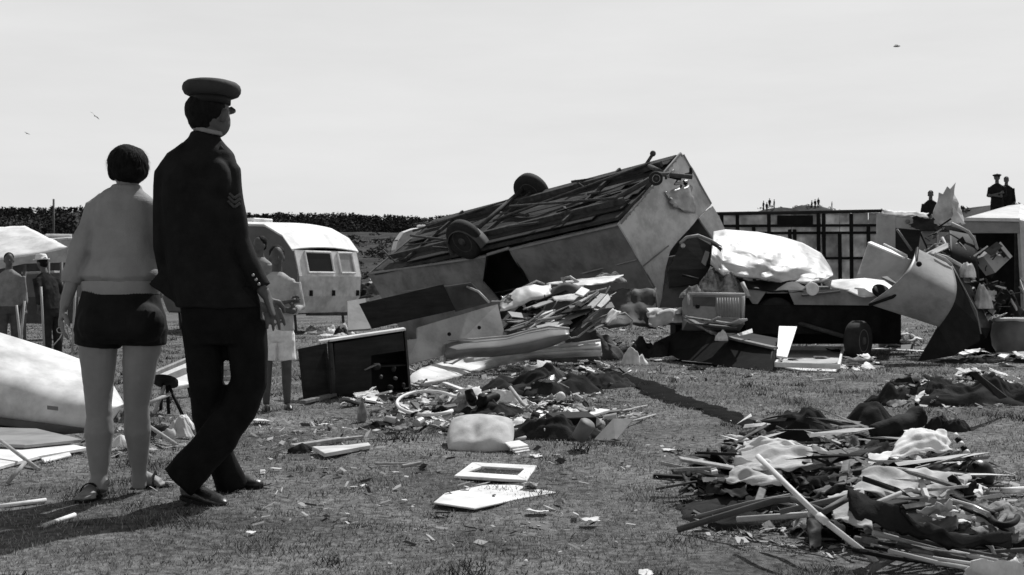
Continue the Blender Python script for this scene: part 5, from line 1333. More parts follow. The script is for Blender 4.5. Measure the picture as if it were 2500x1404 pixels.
for i, (px, py, s, m_) in enumerate(((1440, 1268, .09, PAPER), (1575, 1399, .06, PAPER), (1310, 1247, .09, PAPER), (790, 1036, .10, PAPER), (640, 1026, .16, PAPER), (1005, 1134, .12, STEEL), (1635, 1098, .08, PAPER), (960, 1132, .2, WOOD), (1610, 878, .3, PAPER), (1740, 888, .8, WOOD), (1310, 1113, .08, PAPER), (1885, 1050, .05, PAPER), (2010, 927, .25, WOOD), (1700, 900, .25, CLD), (1740, 1130, .10, CLL), (1880, 1225, .1, CLL))):
    o = scrap(G(px, py, .02), s, 'paper' if m_ in (PAPER, CLL) else ('cloth' if m_ is CLD else 'lath'), m_, random.Random(i+50), .2 if m_ == WOOD else None, .12)
    tag(o, 'small stray scrap lying alone on the open grass', 'scrap', 'stray scraps on the open grass')
strewn_bits = scatter([(1250, 1150, 500, 120), (1100, 1300, 500, 90), (1700, 1000, 300, 80), (800, 1050, 120, 40)], 34, .0, (.015, .04), ['paper', 'lath', 'paper'], dict(lath=[WOOD, PAPER], paper=[PAPER, CREAM, CLL]), 'strewn thinly over the open grass', 'strewn over the open grass', 61, .2)
join_stuff('strewn_scraps', strewn_bits, 'tiny scraps and splinters strewn thinly over the open grass', 'scraps')

# ------------------------------------------------------------------ right: chassis, shells, lattice wall, hut
# timber-framed wall with panes
t = thing('framed_wall', 'stripped timber-framed wall with grey panes behind the white roof', 'wall', at(1950, 24.0, 0))
D = 24.0
def pane_mat(nm, v):
    m = mat(nm, v, .5, .35, 2.5, .05, .2); nt = m.node_tree; b = nt.nodes['Principled BSDF']; tr = nt.nodes.new('ShaderNodeBsdfTranslucent'); mx = nt.nodes.new('ShaderNodeMixShader'); mx.inputs[0].default_value = .3
    nt.links.new(b.inputs['Base Color'].links[0].from_socket, tr.inputs['Color']); nt.links.new(b.outputs[0], mx.inputs[1]); nt.links.new(tr.outputs[0], mx.inputs[2])
    nt.links.new(mx.outputs[0], nt.nodes['Material Output'].inputs['Surface']); return m
PANE, PANE2 = pane_mat('dirty_translucent_pane', .72), pane_mat('dirty_translucent_pane_grey', .48)
hx = [1690, 1722, 1762, 1800, 1877, 1932, 2004, 2050, 2078, 2120, 2160]; vy = [522, 552, 570, 632, 700]
rr = random.Random(8)
for i in range(len(hx)-1):
    for j in range(len(vy)-1):
        if i == 4 and j == 0: pass
        dd = D+.06+rr.uniform(-.02, .02)
        slab('pane', [P(hx[i]+1, vy[j]-2, dd), P(hx[i+1]-1, vy[j]-2, dd), P(hx[i+1]-1, vy[j+1]-1, dd+rr.uniform(-.03, .03)), P(hx[i]+1, vy[j+1]-1, dd)], .01, rr.choice((PANE, PANE, PANE2)), t)
slab('dark_shutter', [P(1898, 526, D), P(1985, 526, D), P(1985, 554, D), P(1898, 554, D)], .03, BLACK, t)
beam('top_rail', P(1685, 523, D), P(2158, 515, D), .12, .06, DARK, 0, t)
beam('top_strip', P(1685, 520.5, D+.05), P(2158, 512.5, D+.05), .14, .02, MGREY, 0, t)
for y_ in (552, 570, 632): beam('rail', P(1690, y_, D-.02), P(2158, y_-2, D-.02), .06, .05, BLACK, 0, t)
for x_, ya, yb in ((1722, 522, 700), (1800, 522, 700), (1877, 522, 700), (1928, 560, 700), (1998, 522, 760), (2011, 522, 760), (2050, 568, 760), (2078, 522, 760), (2120, 552, 760), (1762, 522, 760), (2155, 522, 760), (1940, 560, 700), (1840, 552, 700)):
    beam('stud', P(x_, ya, D-.05), P(x_+2, yb, D-.05), .065, .06, BLACK, 0, t)

# crumpled white roof resting on the chassis
def roofshell():
    bm = bmesh.new(); rows = []
    up = [(1742, 565), (1770, 560), (1850, 566), (1910, 578), (1960, 593), (2005, 618), (2026, 650), (2034, 668)]
    lo = [(1735, 640), (1765, 668), (1850, 676), (1885, 684), (1925, 692), (1985, 690), (2012, 684), (2034, 672)]
    for i in range(len(up)-1):
        for s in range(9 if i < len(up)-2 else 10):
            f = s/9; a = Vector(up[i]).lerp(Vector(up[i+1]), f); b = Vector(lo[i]).lerp(Vector(lo[i+1]), f); row = []
            u = (i+f)/(len(up)-1)
            for j in range(31):
                v = j/30; q = a.lerp(b, v)
                d = 18.6-1.5*v**.8+.06*noise.noise((u*6, v*5, 3))-.12*crumple(u*1.9, v*1.2, 4.4, 1.5)*(.25+.9*v)+.02*noise.noise((u*15, v*12, 3))-.25*math.sin(math.pi*v)
                row.append(bm.verts.new(P(q.x, q.y, d)))
            rows.append(row)
    fs = [bm.faces.new((a[j], a[j+1], b[j+1], b[j])) for a, b in zip(rows, rows[1:]) for j in range(30)]
    bmesh.ops.recalc_face_normals(bm, faces=bm.faces)
    r = bmesh.ops.extrude_face_region(bm, geom=fs); bmesh.ops.translate(bm, verts=[v for v in r['geom'] if isinstance(v, bmesh.types.BMVert)], vec=(0, .03, -.03))
    return bobj('roof_shell', bm, mat('buckled_white_sheet', .64, .5, .14, 3, .05, .3, soil=.35, creased=.4), None, True)
T(roofshell(), 'crumpled white caravan roof lying on the dark chassis', 'roof')
# chassis / flat bed
t = thing('caravan_chassis', 'low caravan chassis with grey sides and a wheel under the white roof', 'chassis', at(1960, 17.5, 0))
slab('bed', [P(1800, 706, 17.0), P(2200, 706, 17.0), P(2200, 698, 19.2), P(1800, 698, 19.2)], .06, DGREY, t)
SB = mat('chassis_side_paint', .26, .6, .15, 3, .05)
slab('side_plate', [P(1814, 706, 16.95), P(1872, 710, 16.95), P(1850, 742, 16.95), P(1838, 742, 16.95)], .03, SB, t)
slab('side_plate', [P(1924, 708, 16.9), P(2150, 706, 16.9), P(2150, 746, 16.9), P(1940, 744, 16.9)], .03, SB, t)
slab('arch_plate', [P(1872, 708, 16.96), P(1924, 708, 16.96), P(1924, 716, 16.96), P(1872, 716, 16.96)], .03, SB, t)
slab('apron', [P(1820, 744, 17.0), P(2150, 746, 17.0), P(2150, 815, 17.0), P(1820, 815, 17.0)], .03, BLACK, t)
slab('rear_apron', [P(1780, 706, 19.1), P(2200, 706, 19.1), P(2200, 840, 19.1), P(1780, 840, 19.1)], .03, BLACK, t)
wheel(P(1893, 772, 17.1), (0, -1, 0), .27, .18, t); wheel(P(2095, 832, 16.4), (.75, -.6, 0), .27, .20, t, MGREY)
rod('axle', [P(1893, 772, 17.2), P(2095, 832, 16.6)], .03, RUST, t)
T(patch('black_sheet', [P(1800, 682, 17.2), P(1990, 690, 17.2), P(1960, 716, 16.9), P(1830, 708, 16.9)], 14, 6, BLACK, .03, 3, .01, 0, 3.0, None, .5), 'black torn lining between the white roof and the chassis', 'lining')
T(patch('white_sheet', [P(1992, 688, 17.4), P(2150, 676, 17.6), P(2188, 704, 16.8), P(2110, 726, 16.6)], 18, 8, WHITEM, .025, 3, .008, .03, 7.0, None, .4, .05), 'flat white sheet on the right end of the chassis', 'sheet')
T(lathe('hole_cover', [(.12, 0), (.12, .03), (.08, .04)], P(2150, 713, 16.5), (.1, -.7, .7), BLACK, None, 20), 'black round lamp on the flat white sheet', 'lamp')
T(slab('bracket', [P(2152, 676, 16.7), P(2166, 674, 16.7), P(2196, 696, 16.5), P(2188, 702, 16.5)], .03, MGREY), 'grey bracket at the edge of the flat white sheet', 'bracket')
T(lathe('headlamp', [(.03, .06), (.075, .05), (.09, .0), (.075, -.01), (.05, -.004)], P(1984, 706, 16.6), (-.1, 1, .1), WHITE, None, 20), 'small round white-rimmed lamp on the chassis side', 'lamp')
T(rod('tube', [P(1968, 700, 16.7), P(1982, 688, 16.8), P(1998, 684, 16.9)], .02, WHITE), 'bent white tube behind the small round lamp', 'tube')
T(beam('plank', P(1958, 722, 16.8), P(2050, 712, 16.8), .08, .03, DGREY), 'dark slat lying along the chassis side', 'slat')
# window opening with hanging board in the wreck's torn corner, built as dark slabs
t = thing('torn_window', 'dark window opening with a hanging board in the torn end of the overturned caravan', 'cupboard', at(1695, 17.6, 0))
slab('front', [P(1662, 592, 17.7), P(1700, 578, 17.8), P(1735, 590, 17.8), P(1752, 608, 17.7), P(1732, 655, 17.5), P(1712, 690, 17.4), P(1635, 700, 17.3), P(1632, 660, 17.4)], .05, DARK, t)
rod('rim', [P(1660, 594, 17.62), P(1676, 580, 17.65), P(1704, 575, 17.7), P(1736, 588, 17.7), P(1760, 604, 17.65)], .025, GREY, t)
slab('side', [P(1736, 590, 17.6), P(1762, 605, 17.5), P(1738, 650, 17.3), P(1728, 640, 17.4)], .03, BLACK, t)
slab('inner_board', [P(1722, 612, 17.55), P(1734, 616, 17.5), P(1722, 648, 17.4), P(1712, 640, 17.45)], .02, GREY, t)
lathe('knob', [(.03, 0), (.035, .03), (.02, .04)], P(1667, 601, 17.6), (0, -1, .2), LGREY, t, 12)
slab('base', [P(1625, 690, 17.6), P(1720, 690, 17.5), P(1720, 790, 17.2), P(1600, 790, 17.4)], .05, DGREY, t)
# heap of clothes on the cabinets
T(heap('clothes', P(1758, 722, 17.3), .48, .34, .42, CLP, 5.5, 0, 40, 6, .7), 'big heap of patterned clothes above the pale radio cabinet', 'clothes')
T(heap('clothes', P(1700, 722, 17.0), .22, .2, .16, CLP, 2.5, 0, 26, 8), 'small heap of rags left of the patterned clothes', 'rags')
T(rod('stick', [P(1665, 672, 16.8), P(1705, 682, 16.8)], .018, BLACK), 'black stick poking out left of the patterned clothes', 'stick')
T(rod('arm', [P(1812, 690, 16.9), P(1828, 725, 16.8)], .03, LGREY), 'pale roll leaning right of the patterned clothes', 'roll')
T(box('trunk', (P(1745, 800, 17.6)+Vector((0, .2, -.02))), (1.15, .6, .62), BLACK), 'black trunk under the patterned clothes and behind the radio cabinet', 'trunk')
# pale radio cabinet
t = thing('radio_cabinet', 'pale radio cabinet with a dark window and ribbed right half', 'radio', at(1748, 16.6, 0))
a, b, c, d = P(1678, 714, 16.6), P(1820, 716, 16.7), P(1818, 792, 16.5), P(1678, 786, 16.4)
RC = mat('pale_veneer', .24, .5, .12, 3, .04)
slab('case', [a, b, c, d], .28, RC, t)
f_ = Vector((0, -.012, 0))
slab('dark_window', [P(1692, 724, 16.56), P(1746, 725, 16.6), P(1746, 772, 16.52), P(1692, 768, 16.48)], .01, DGREY, t)
slab('ribbed_half', [P(1748, 726, 16.6), P(1808, 727, 16.64), P(1806, 780, 16.5), P(1748, 774, 16.5)], .01, mat('ribbed_veneer', .30, .5, .1, 3, .04), t)
for q in range(9): rod('rib', [P(1751+q*6.4, 727, 16.58), P(1751+q*6.3, 774, 16.49)], .007, RC, t, 5)
for (u, v) in (((1680, 717), (1818, 719)), ((1815, 719), (1813, 789)), ((1681, 717), (1681, 786))):
    rod('edge_moulding', [P(*u, 16.56), P(*v, 16.50)], .02, LGREY, t)
lathe('tuning_knob', [(.03, 0), (.03, .02), (.02, .025)], P(1703, 748, 16.5), (0, -1, 0), BLACK, t, 14)
# black bed box in front
t = thing('bed_box', 'long black open bed box lying before the radio cabinet', 'box', at(1745, 15.8, 0))
slab('front', [P(1606, 832, 17.1), P(1660, 806, 16.9), P(1782, 828, 15.8), P(1890, 848, 14.95), P(1886, 906, 14.35), P(1740, 890, 15.4), P(1598, 868, 17.0)], .04, BLACK, t)
slab('end', [P(1890, 848, 14.95), P(1898, 840, 15.6), P(1896, 885, 15.6), P(1886, 906, 14.4)], .03, DARK, t)
beam('rim', P(1778, 824, 15.8), P(1892, 850, 14.9), .10, .03, mat('worn_rim', .16, .5), 0, t)
slab('lid', [P(1660, 802, 17.0), P(1790, 822, 15.9), P(1892, 846, 15.0), P(1900, 826, 16.0), P(1740, 796, 17.2)], .03, DARK, t)
rod('hinge_bar', [P(1780, 824, 15.76), P(1892, 852, 14.88)], .012, LGREY, t)
T(patch('white_cloth', [P(1580, 765, 16.9), P(1672, 752, 17.2), P(1668, 790, 16.7), P(1582, 800, 16.7)], 16, 12, CLL, .05, 4, .008, .1, 2.2, None, .7, .08), 'pale cloth bunched over the left end of the bed box', 'cloth')
T(patch('white_cloth', [P(1598, 756, 17.0), P(1672, 750, 17.2), P(1660, 768, 16.8), P(1604, 770, 16.8)], 12, 8, CLW, .03, 5, .008, .03, 4.2, None, .5, .05), 'bright white cloth on top of the bunched pale cloth', 'cloth')
for i, (a, b, m_, w_) in enumerate((((1670, 772), (1745, 815), BWOOD, .08), ((1672, 780), (1768, 826), LGREY, .03), ((1690, 790), (1790, 800), DGREY, .15), ((1680, 775), (1780, 790), CLP, .10), ((1720, 792), (1756, 775), WOOD, .05), ((1770, 800), (1815, 780), LGREY, .12))):
    T(beam('slat', P(*a, 16.4-.1*i), P(*b, 15.7-.05*i), w_, .025, m_), ('first', 'second', 'third', 'fourth', 'fifth', 'sixth')[i]+' loose slat from the left on top of the black bed box', 'slat')
T(heap('paper', P(1762, 826, 15.6), .09, .07, .11, PAPER, 1.1, 0, 18, 12), 'crumpled white paper on the rim of the black bed box', 'paper')
T(slab('white_card', [P(1800, 815, 15.3), P(1836, 802, 15.8), P(1838, 812, 15.7), P(1806, 820, 15.3)], .01, PAPER), 'white card on the lid of the black bed box', 'card')
T(slab('white_plank', [P(1902, 796, 15.6), P(1946, 797, 15.6), P(1922, 872, 14.9), P(1896, 868, 14.9)], .025, WHITE), 'tapered white plank leaning upright beside the black bed box', 'plank')
t = thing('tray', 'shallow white tray with a rim lying before the chassis', 'tray', at(1985, 14.9, 0))
flat('tray_bottom', [(1925, 852), (2052, 852), (2046, 886), (1908, 886)], .02, LGREY, .03, t)
for a, b in (((1918, 850), (2058, 850)), ((2058, 850), (2048, 895)), ((2048, 895), (1894, 890)), ((1894, 890), (1918, 850))): beam('rim', G(*a, .08), G(*b, .08), .03, .06, WHITE, 0, t)
flat('front_lip', [(1912, 896), (2046, 896), (2044, 906), (1960, 904)], .01, WHITE, .01, t)
# curved body section and dark sheet
def curved(name, tl, tr, br, bl, m_, bow, n=18, par=None, bulge=0):
    bm = bmesh.new(); rows = []; pts = [Vector(q) for q in (tl, tr, br, bl)]
    for i in range(n+1):
        u = i/n; row = []
        for j in range(n+1):
            v = j/n; q = pts[0]*(1-u)*(1-v)+pts[1]*u*(1-v)+pts[2]*u*v+pts[3]*(1-u)*v
            sh = bulge*math.sin(math.pi*v)
            row.append(bm.verts.new(P(q.x+sh, q.y, q.z-bow*math.sin(math.pi*v))))
        rows.append(row)
    fs = [bm.faces.new((a[j], a[j+1], b[j+1], b[j])) for a, b in zip(rows, rows[1:]) for j in range(n)]
    bmesh.ops.recalc_face_normals(bm, faces=bm.faces)
    r = bmesh.ops.extrude_face_region(bm, geom=fs); bmesh.ops.translate(bm, verts=[v for v in r['geom'] if isinstance(v, bmesh.types.BMVert)], vec=(0, .025, 0))
    o = bobj(name, bm, m_, None, True)
    if par is not None: place(par, o)
    return o
t = thing('body_section', 'curved grey section of caravan body standing right of the chassis', 'panel', at(2230, 16.2, 0))
CB = mat('body_section_paint', .27, .5, .1, 2, .04, .4, soil=.4, creased=.08)
curved('outer_skin', (2238, 606, 16.3), (2324, 648, 16.4), (2292, 798, 15.9), (2120, 742, 16.1), CB, .45, 18, t, 26)
curved('inner_skin', (2122, 590, 17.2), (2226, 634, 16.7), (2206, 690, 16.5), (2092, 676, 17.0), mat('inner_skin', .44, .5, .08, 2, .03), -.05, 10, t)
rod('edge_trim', [P(2240, 606, 16.22), P(2236, 640, 16.0), P(2216, 690, 15.85), P(2180, 725, 15.85), P(2122, 745, 16.0)], .022, BLACK, t)
beam('bright_rim', P(2122, 592, 17.1), P(2212, 630, 16.6), .07, .025, WHITE, .3, t)
rod('bright_bead', [P(2158, 596, 17.0), P(2214, 624, 16.6)], .014, WHITE, t)
lathe('bolt_hole', [(.035, 0), (.035, .02)], P(2243, 645, 15.85), (0, -1, .1), BLACK, t, 14)
rod('top_bead', [P(2282, 622, 16.3), P(2306, 632, 16.3), P(2324, 648, 16.3)], .022, LGREY, t)
t = thing('dark_sheet', 'tall black sheet propped like a tent beside the curved body section', 'sheet', at(2330, 16.3, 0))
slab('left_face', [P(2322, 646, 16.5), P(2394, 798, 16.3), P(2392, 832, 16.2), P(2330, 868, 15.9), P(2242, 882, 15.8), P(2290, 798, 16.0), P(2312, 720, 16.2)], .02, BLACK, t)
slab('right_face', [P(2324, 642, 16.6), P(2372, 700, 17.2), P(2420, 800, 17.0), P(2408, 826, 16.9), P(2394, 800, 16.4)], .02, BLACK, t)
rod('seam', [P(2324, 648, 16.45), P(2352, 700, 16.36), P(2384, 760, 16.28), P(2395, 815, 16.2)], .009, GREY, t)
# standing panel with a window opening
t = thing('window_panel', 'upright pale panel with an empty window behind the curved body section', 'panel', at(2215, 18.6, 0))
PN = mat('window_panel_paint', .40, .6, .1, 3, .04)
slab('jamb', [P(2142, 522, 18.6), P(2186, 524, 18.6), P(2186, 690, 18.6), P(2142, 690, 18.6)], .06, PN, t)
slab('head', [P(2186.2, 526, 18.61), P(2258, 532, 18.6), P(2252, 562, 18.6), P(2186.2, 556, 18.61)], .06, PN, t)
slab('jamb', [P(2258.3, 533, 18.6), P(2290, 536, 18.6), P(2280, 640, 18.6), P(2240, 640, 18.6), P(2252.3, 562, 18.6)], .06, mat('window_panel_paint_b', .32, .6, .1, 3, .04), t)
slab('inside', [P(2180, 545, 19.1), P(2262, 548, 19.1), P(2256, 650, 19.1), P(2180, 650, 19.1)], .02, DARK, t)
rod('stay', [P(2190, 560, 18.7), P(2226, 612, 18.7)], .018, GREY, t)
lathe('knob', [(.035, 0), (.03, .03)], P(2216, 541, 18.58), (0, -1, 0), MGREY, t, 12)
patch('torn_top', [P(2150, 512, 18.7), P(2270, 522, 18.7), P(2268, 534, 18.6), P(2150, 526, 18.6)], 14, 4, LGREY, .03, 4, .01, 0, 3.1, t, .5, .15)
T(dent(slab('torn_sheet', [P(2284, 548, 18.2), P(2287, 512, 18.2), P(2296, 488, 18.3), P(2299, 466, 18.3), P(2306, 472, 18.3), P(2313, 455, 18.4), P(2319, 462, 18.4), P(2331, 447, 18.5), P(2326, 478, 18.4), P(2334, 500, 18.3), P(2331, 520, 18.3), P(2340, 548, 18.2)], .012, mat('torn_skin', .5, .5, .3, 3, .05)), .07, 3.0, 4, 3.3, 1.0), 'tall torn pale sheet sticking up against the sky', 'sheet')
T(patch('crumpled_sheet', [P(2324, 486, 18.3), P(2340, 488, 18.4), P(2352, 548, 18.2), P(2318, 546, 18.2)], 8, 10, WHITEM, .05, 4, .006, 0, 2.4, None, .9, .1), 'small torn white sheet right of the tall torn sheet', 'sheet')
T(heap('torn_heap', P(2300, 560, 18.6), .34, .25, .26, TAR, 1.9, 0, 24, 7), 'dark crumpled wreckage at the foot of the tall torn sheet', 'wreckage')
T(heap('dark_heap', P(2290, 628, 17.6), .30, .2, .22, DGREY, 3.9, 0, 24, 6), 'dark bundle on the top edge of the curved body section', 'bundle')
# hut on the right edge
t = thing('hut', 'low hut with pale overhanging roof at the right edge', 'hut', at(2480, 20.8, 0))
slab('roof', [P(2352, 533, 20.0), P(2486, 536, 20.0), P(2492, 498, 22.5), P(2462, 502, 22.5)], .06, LGREY, t)
slab('roof_end', [P(2486, 536, 20.0), P(2492, 498, 22.5), P(2640, 530, 23.0), P(2640, 575, 21.0)], .06, WHITEM, t)
slab('eaves', [P(2346, 531, 19.95), P(2490, 533, 19.95), P(2490, 541, 19.95), P(2346, 539, 19.95)], .08, CREAM, t)
slab('fascia', [P(2352, 541, 20.0), P(2488, 542, 20.0), P(2488, 569, 20.0), P(2362, 569, 20.0)], .05, mat('fascia_paint', .24, .6, .12, 3, .05), t)
slab('end_wall', [P(2489, 541, 20.0), P(2640, 570, 21.0), P(2640, 800, 21.0), P(2500, 760, 20.0)], .05, LGREY, t)
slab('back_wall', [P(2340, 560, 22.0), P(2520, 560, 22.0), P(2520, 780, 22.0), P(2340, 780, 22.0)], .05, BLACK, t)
for px in (2366, 2484): beam('post', P(px, 569, 20.1), at(px, 20.1, 0), .08, .08, DARK, 0, t)
# dark seat shell, tilted box, white bundle
t = thing('seat_shell', 'black curved seat shell tipped back between the hut and the curved section', 'seat', at(2350, 17.4, 0))
curved('shell', (2318, 562, 17.8), (2382, 575, 17.8), (2392, 690, 17.2), (2322, 640, 17.0), BLACK, .3, 12, t)
rod('rim', [P(2324, 546, 17.7), P(2345, 556, 17.6), P(2364, 566, 17.55), P(2378, 584, 17.5), P(2386, 608, 17.4)], .024, LGREY, t)
rod('rim', [P(2300, 580, 17.6), P(2312, 604, 17.5), P(2322, 606, 17.45), P(2318, 598, 17.5)], .022, LGREY, t)
T(rod('rail', [P(2282, 620, 16.9), P(2310, 628, 16.9), P(2352, 652, 16.9), P(2378, 682, 16.9)], .025, LGREY), 'pale rail running down right of the curved body section', 'rail')
T(slab('dark_board', [P(2310, 630, 16.95), P(2345, 640, 16.95), P(2372, 690, 16.9), P(2350, 690, 16.8)], .03, DGREY), 'dark board under the pale rail', 'board')
T(heap('white_bundle', P(2364, 672, 16.7), .11, .10, .26, CLW, 4.4, 0, 20, 9, .3), 'bright white bundle below the black seat shell', 'bundle')
t = thing('tilted_box', 'pale square box balanced on its corner before the dark hut', 'box', at(2433, 17.3, 0))
slab('case', [P(2400, 626, 17.3), P(2437, 597, 17.4), P(2466, 632, 17.4), P(2430, 666, 17.3)], .22, mat('box_face', .34, .6, .1, 3, .04), t)
slab('slot', [P(2433, 606, 17.28), P(2440, 602, 17.3), P(2458, 625, 17.3), P(2451, 630, 17.28)], .006, BLACK, t)
slab('dark_side', [P(2437, 597, 17.36), P(2466, 632, 17.36), P(2472, 626, 17.5), P(2443, 590, 17.5)], .01, MGREY, t)
T(heap('dark_wreckage', at(2420, 18.2, 0), .9, .6, 1.15, BLACK, 6.3, 0, 34, 4), 'black jumble of wreckage under the tilted box', 'wreckage')
T(heap('dark_wreckage', at(2500, 18.4, 0), .7, .5, .75, TAR, 2.3, 0, 30, 4), 'black jumble of wreckage at the right edge below the hut', 'wreckage')
T(heap('paper_heap', P(2398, 748, 16.9), .14, .12, .34, CLL, 8.8, 0, 22, 9), 'pale rags hanging below the black sheet and tilted box', 'rags')
t = thing('water_tank', 'grey rounded tank with a pale rim at the right edge', 'tank', at(2480, 16.8, 0))
bm = bmesh.new(); rings = []
for z, r in ((0.0, .36), (.04, .44), (.14, .50), (.30, .52), (.44, .50), (.50, .46)): rings.append((at(2515, 17.2, 0)+Vector((0, 0, z+.02)), r, r*.7))
loft_into(bm, rings, 32, 2.6); place(t, bobj('tank_body', bm, MGREY, None, True))
rod('rim', [at(2515, 17.2, 0)+Vector((.47*math.cos(a), .33*math.sin(a), .53)) for a in [i*math.pi/16 for i in range(33)]], .025, CREAM, t)
lathe('filler_cap', [(.03, 0), (.03, .04)], P(2450, 738, 16.85), (-.3, -1, .1), DARK, t, 12)
lathe('outlet', [(.02, 0), (.02, .05)], P(2470, 770, 16.85), (0, -1, 0), DARK, t, 10)
t = thing('bucket', 'grey enamel bucket standing left of the rounded tank', 'bucket', G(2420, 822))
b_ = G(2420, 822); lathe('pail', [(.085, 0), (.09, .005), (.12, .24), (.125, .25), (.115, .25), (.08, .02)], b_, (0, 0, 1), GREY, t, 24)
rod('handle', [b_+Vector((.12*math.cos(a), 0, .25+.05*math.sin(a))) for a in [i*math.pi/10 for i in range(11)]], .005, STEEL, t, 6)
# litter on the ground at the right
T(beam('white_strip', G(2135, 852, .02), G(2262, 858, .02), .16, .02, WHITE), 'long white strip on the ground under the curved section', 'strip')
T(heap('clothes', G(2215, 845), .25, .18, .20, CLP, 1.3, 0, 26, 9), 'patterned rag heap under the curved body section', 'rags')
T(rodz('hoop', [(2212+22*math.cos(a), 825+9*math.sin(a), .15) for a in [i*math.pi/9 for i in range(19)]], .02, LGREY), 'small ring on the rag heap under the curved section', 'ring')
T(flat('pale_plank', [(2435, 868), (2470, 848), (2484, 850), (2452, 874)], .03, WHITE, .05), 'bright white plank angled on the litter at the right edge', 'plank')
T(heap('dark_cloth', G(2400, 885), .6, .12, .10, CLD, 9.4, 0, 30, 7), 'dark cloth strip under the litter at the right edge', 'cloth')
scatter([(2410, 868, 90, 18), (2440, 815, 70, 22), (2190, 835, 60, 22), (2100, 895, 60, 12), (2480, 880, 60, 20)], 110, .10, (.10, .40), ['paper', 'lath', 'cloth', 'paper', 'board', 'paper'], MX, 'on the ground right of the chassis', 'right of the chassis', 71, .4)
scatter([(1650, 870, 60, 14), (1990, 880, 110, 20), (1960, 830, 150, 20), (1590, 800, 40, 20)], 46, .06, (.10, .35), ['paper', 'lath', 'cloth', 'board', 'rod'], MX, 'on the ground before the chassis and bed box', 'before the chassis', 81, .3)

rr = random.Random(123)
for i in range(72):
    if i < 44: px, py, d = rr.uniform(2290, 2440), rr.uniform(590, 780), rr.uniform(17.0, 17.9)
    elif i < 58: px, py, d = rr.uniform(2250, 2330), rr.uniform(540, 620), rr.uniform(17.6, 18.4)
    else: px, py, d = rr.uniform(2420, 2510), rr.uniform(680, 760), rr.uniform(17.2, 18)
    if px < 2360 and py > 660: px += 70
    k = rr.choice(('board', 'lath', 'cloth', 'lath', 'board', 'rod')); o = scrap(P(px, py, d), rr.uniform(.12, .42), k, rr.choice((BLACK, DGREY, DARK, RUST, BLACK, CREAM, LGREY) if k != 'cloth' else (CLD, CLD, CLP, CLL)), rr, None, 1.3)
    tag(o, dict(lath='splintered lath', board='torn board', cloth='crumpled rag', rod='thin rod')[k]+' in the jagged jumble before the dark hut', dict(lath='lath', board='board', cloth='rag', rod='rod')[k], k+' pieces in the jumble before the hut')

# ------------------------------------------------------------------ right foreground heap of tent canvas, poles and clothes
T(heap('canvas_mound', G(2060, 1240), .80, .50, .09, CLD, 3.1, .1, 44, 5, 1.0), 'broad dark groundsheet under the right foreground heap', 'groundsheet')
T(heap('canvas_mound', G(2330, 1300), .55, .36, .08, CLD, 7.1, .1, 36, 5, 1.0), 'dark groundsheet at the lower right of the foreground heap', 'groundsheet')
def D4(name, q, nx, ny, m_, amp, freq, bow, seed, lab, cat, ridge=.9, rag=.08, th=.004):
    k_ = 1.0 if m_ in (CLL, CLW) else .8
    q = [(x, y, z*k_) for x, y, z in q]; amp *= .62; bow *= .4; freq *= .85
    return T(patch(name, [G(*k) for k in q], int(nx*1.7), int(ny*1.7), m_, amp, freq, th, bow, seed, None, ridge, rag), lab, cat)
D4('canvas', [(1820, 1080, .20), (1965, 1085, .22), (2000, 1150, .16), (1790, 1160, .12)], 30, 24, CLL, .035, 6, .05, 1.2, 'pale crumpled canvas at the upper left of the foreground heap', 'canvas')
D4('canvas', [(1800, 1120, .17), (1925, 1120, .18), (1905, 1190, .10), (1770, 1185, .08)], 26, 20, CLL, .04, 7, .04, 4.2, 'pale folded canvas at the left of the foreground heap', 'canvas')
D4('canvas', [(1840, 1072, .24), (1940, 1075, .24), (1985, 1100, .20), (1800, 1105, .18)], 22, 10, CLW, .025, 9, .03, 2.2, 'bright white sheet at the top left of the foreground heap', 'sheet')
D4('canvas', [(1985, 1090, .22), (2110, 1100, .22), (2130, 1175, .15), (1990, 1180, .14)], 24, 18, CLM, .04, 7, .04, 8.2, 'grey blanket in the middle of the foreground heap', 'blanket')
D4('canvas', [(2105, 1150, .22), (2370, 1160, .17), (2345, 1235, .10), (2090, 1205, .18)], 34, 22, CLL, .035, 5, .06, 5.2, 'wide pale tent canvas right of the middle of the foreground heap', 'canvas')
D4('canvas', [(2020, 1205, .17), (2105, 1195, .19), (2130, 1290, .09), (2040, 1275, .10)], 20, 20, CLL, .03, 8, .04, 6.9, 'pale canvas fold below the middle of the foreground heap', 'canvas')
D4('canvas', [(2160, 1215, .18), (2330, 1220, .15), (2350, 1300, .06), (2170, 1290, .09)], 28, 20, mat('grey_tent_canvas', .27, .9, .2, 5, .12, .1, bscale=90), .05, 5, .07, 7.7, 'grey billowing tent fold at the lower middle of the heap', 'canvas')
D4('canvas', [(2340, 1235, .12), (2430, 1250, .12), (2420, 1320, .05), (2330, 1300, .06)], 20, 18, CLL, .035, 8, .03, 9.7, 'pale canvas flap at the right of the grey tent fold', 'canvas')
D4('white_cloth', [(2210, 1050, .28), (2305, 1052, .26), (2330, 1105, .18), (2172, 1112, .20)], 26, 18, CLW, .035, 8, .09, 3.9, 'bright white cloth at the top right of the foreground heap', 'cloth')
D4('canvas', [(1960, 1150, .19), (2060, 1150, .2), (2080, 1195, .14), (1950, 1205, .12)], 20, 14, CLD, .04, 7, .05, 3.0, 'black garment across the middle of the foreground heap', 'garment')
D4('canvas', [(2120, 1075, .24), (2230, 1050, .24), (2190, 1115, .19), (2090, 1125, .19)], 18, 14, CLD, .03, 8, .03, 5.0, 'black garment left of the bright white cloth', 'garment')
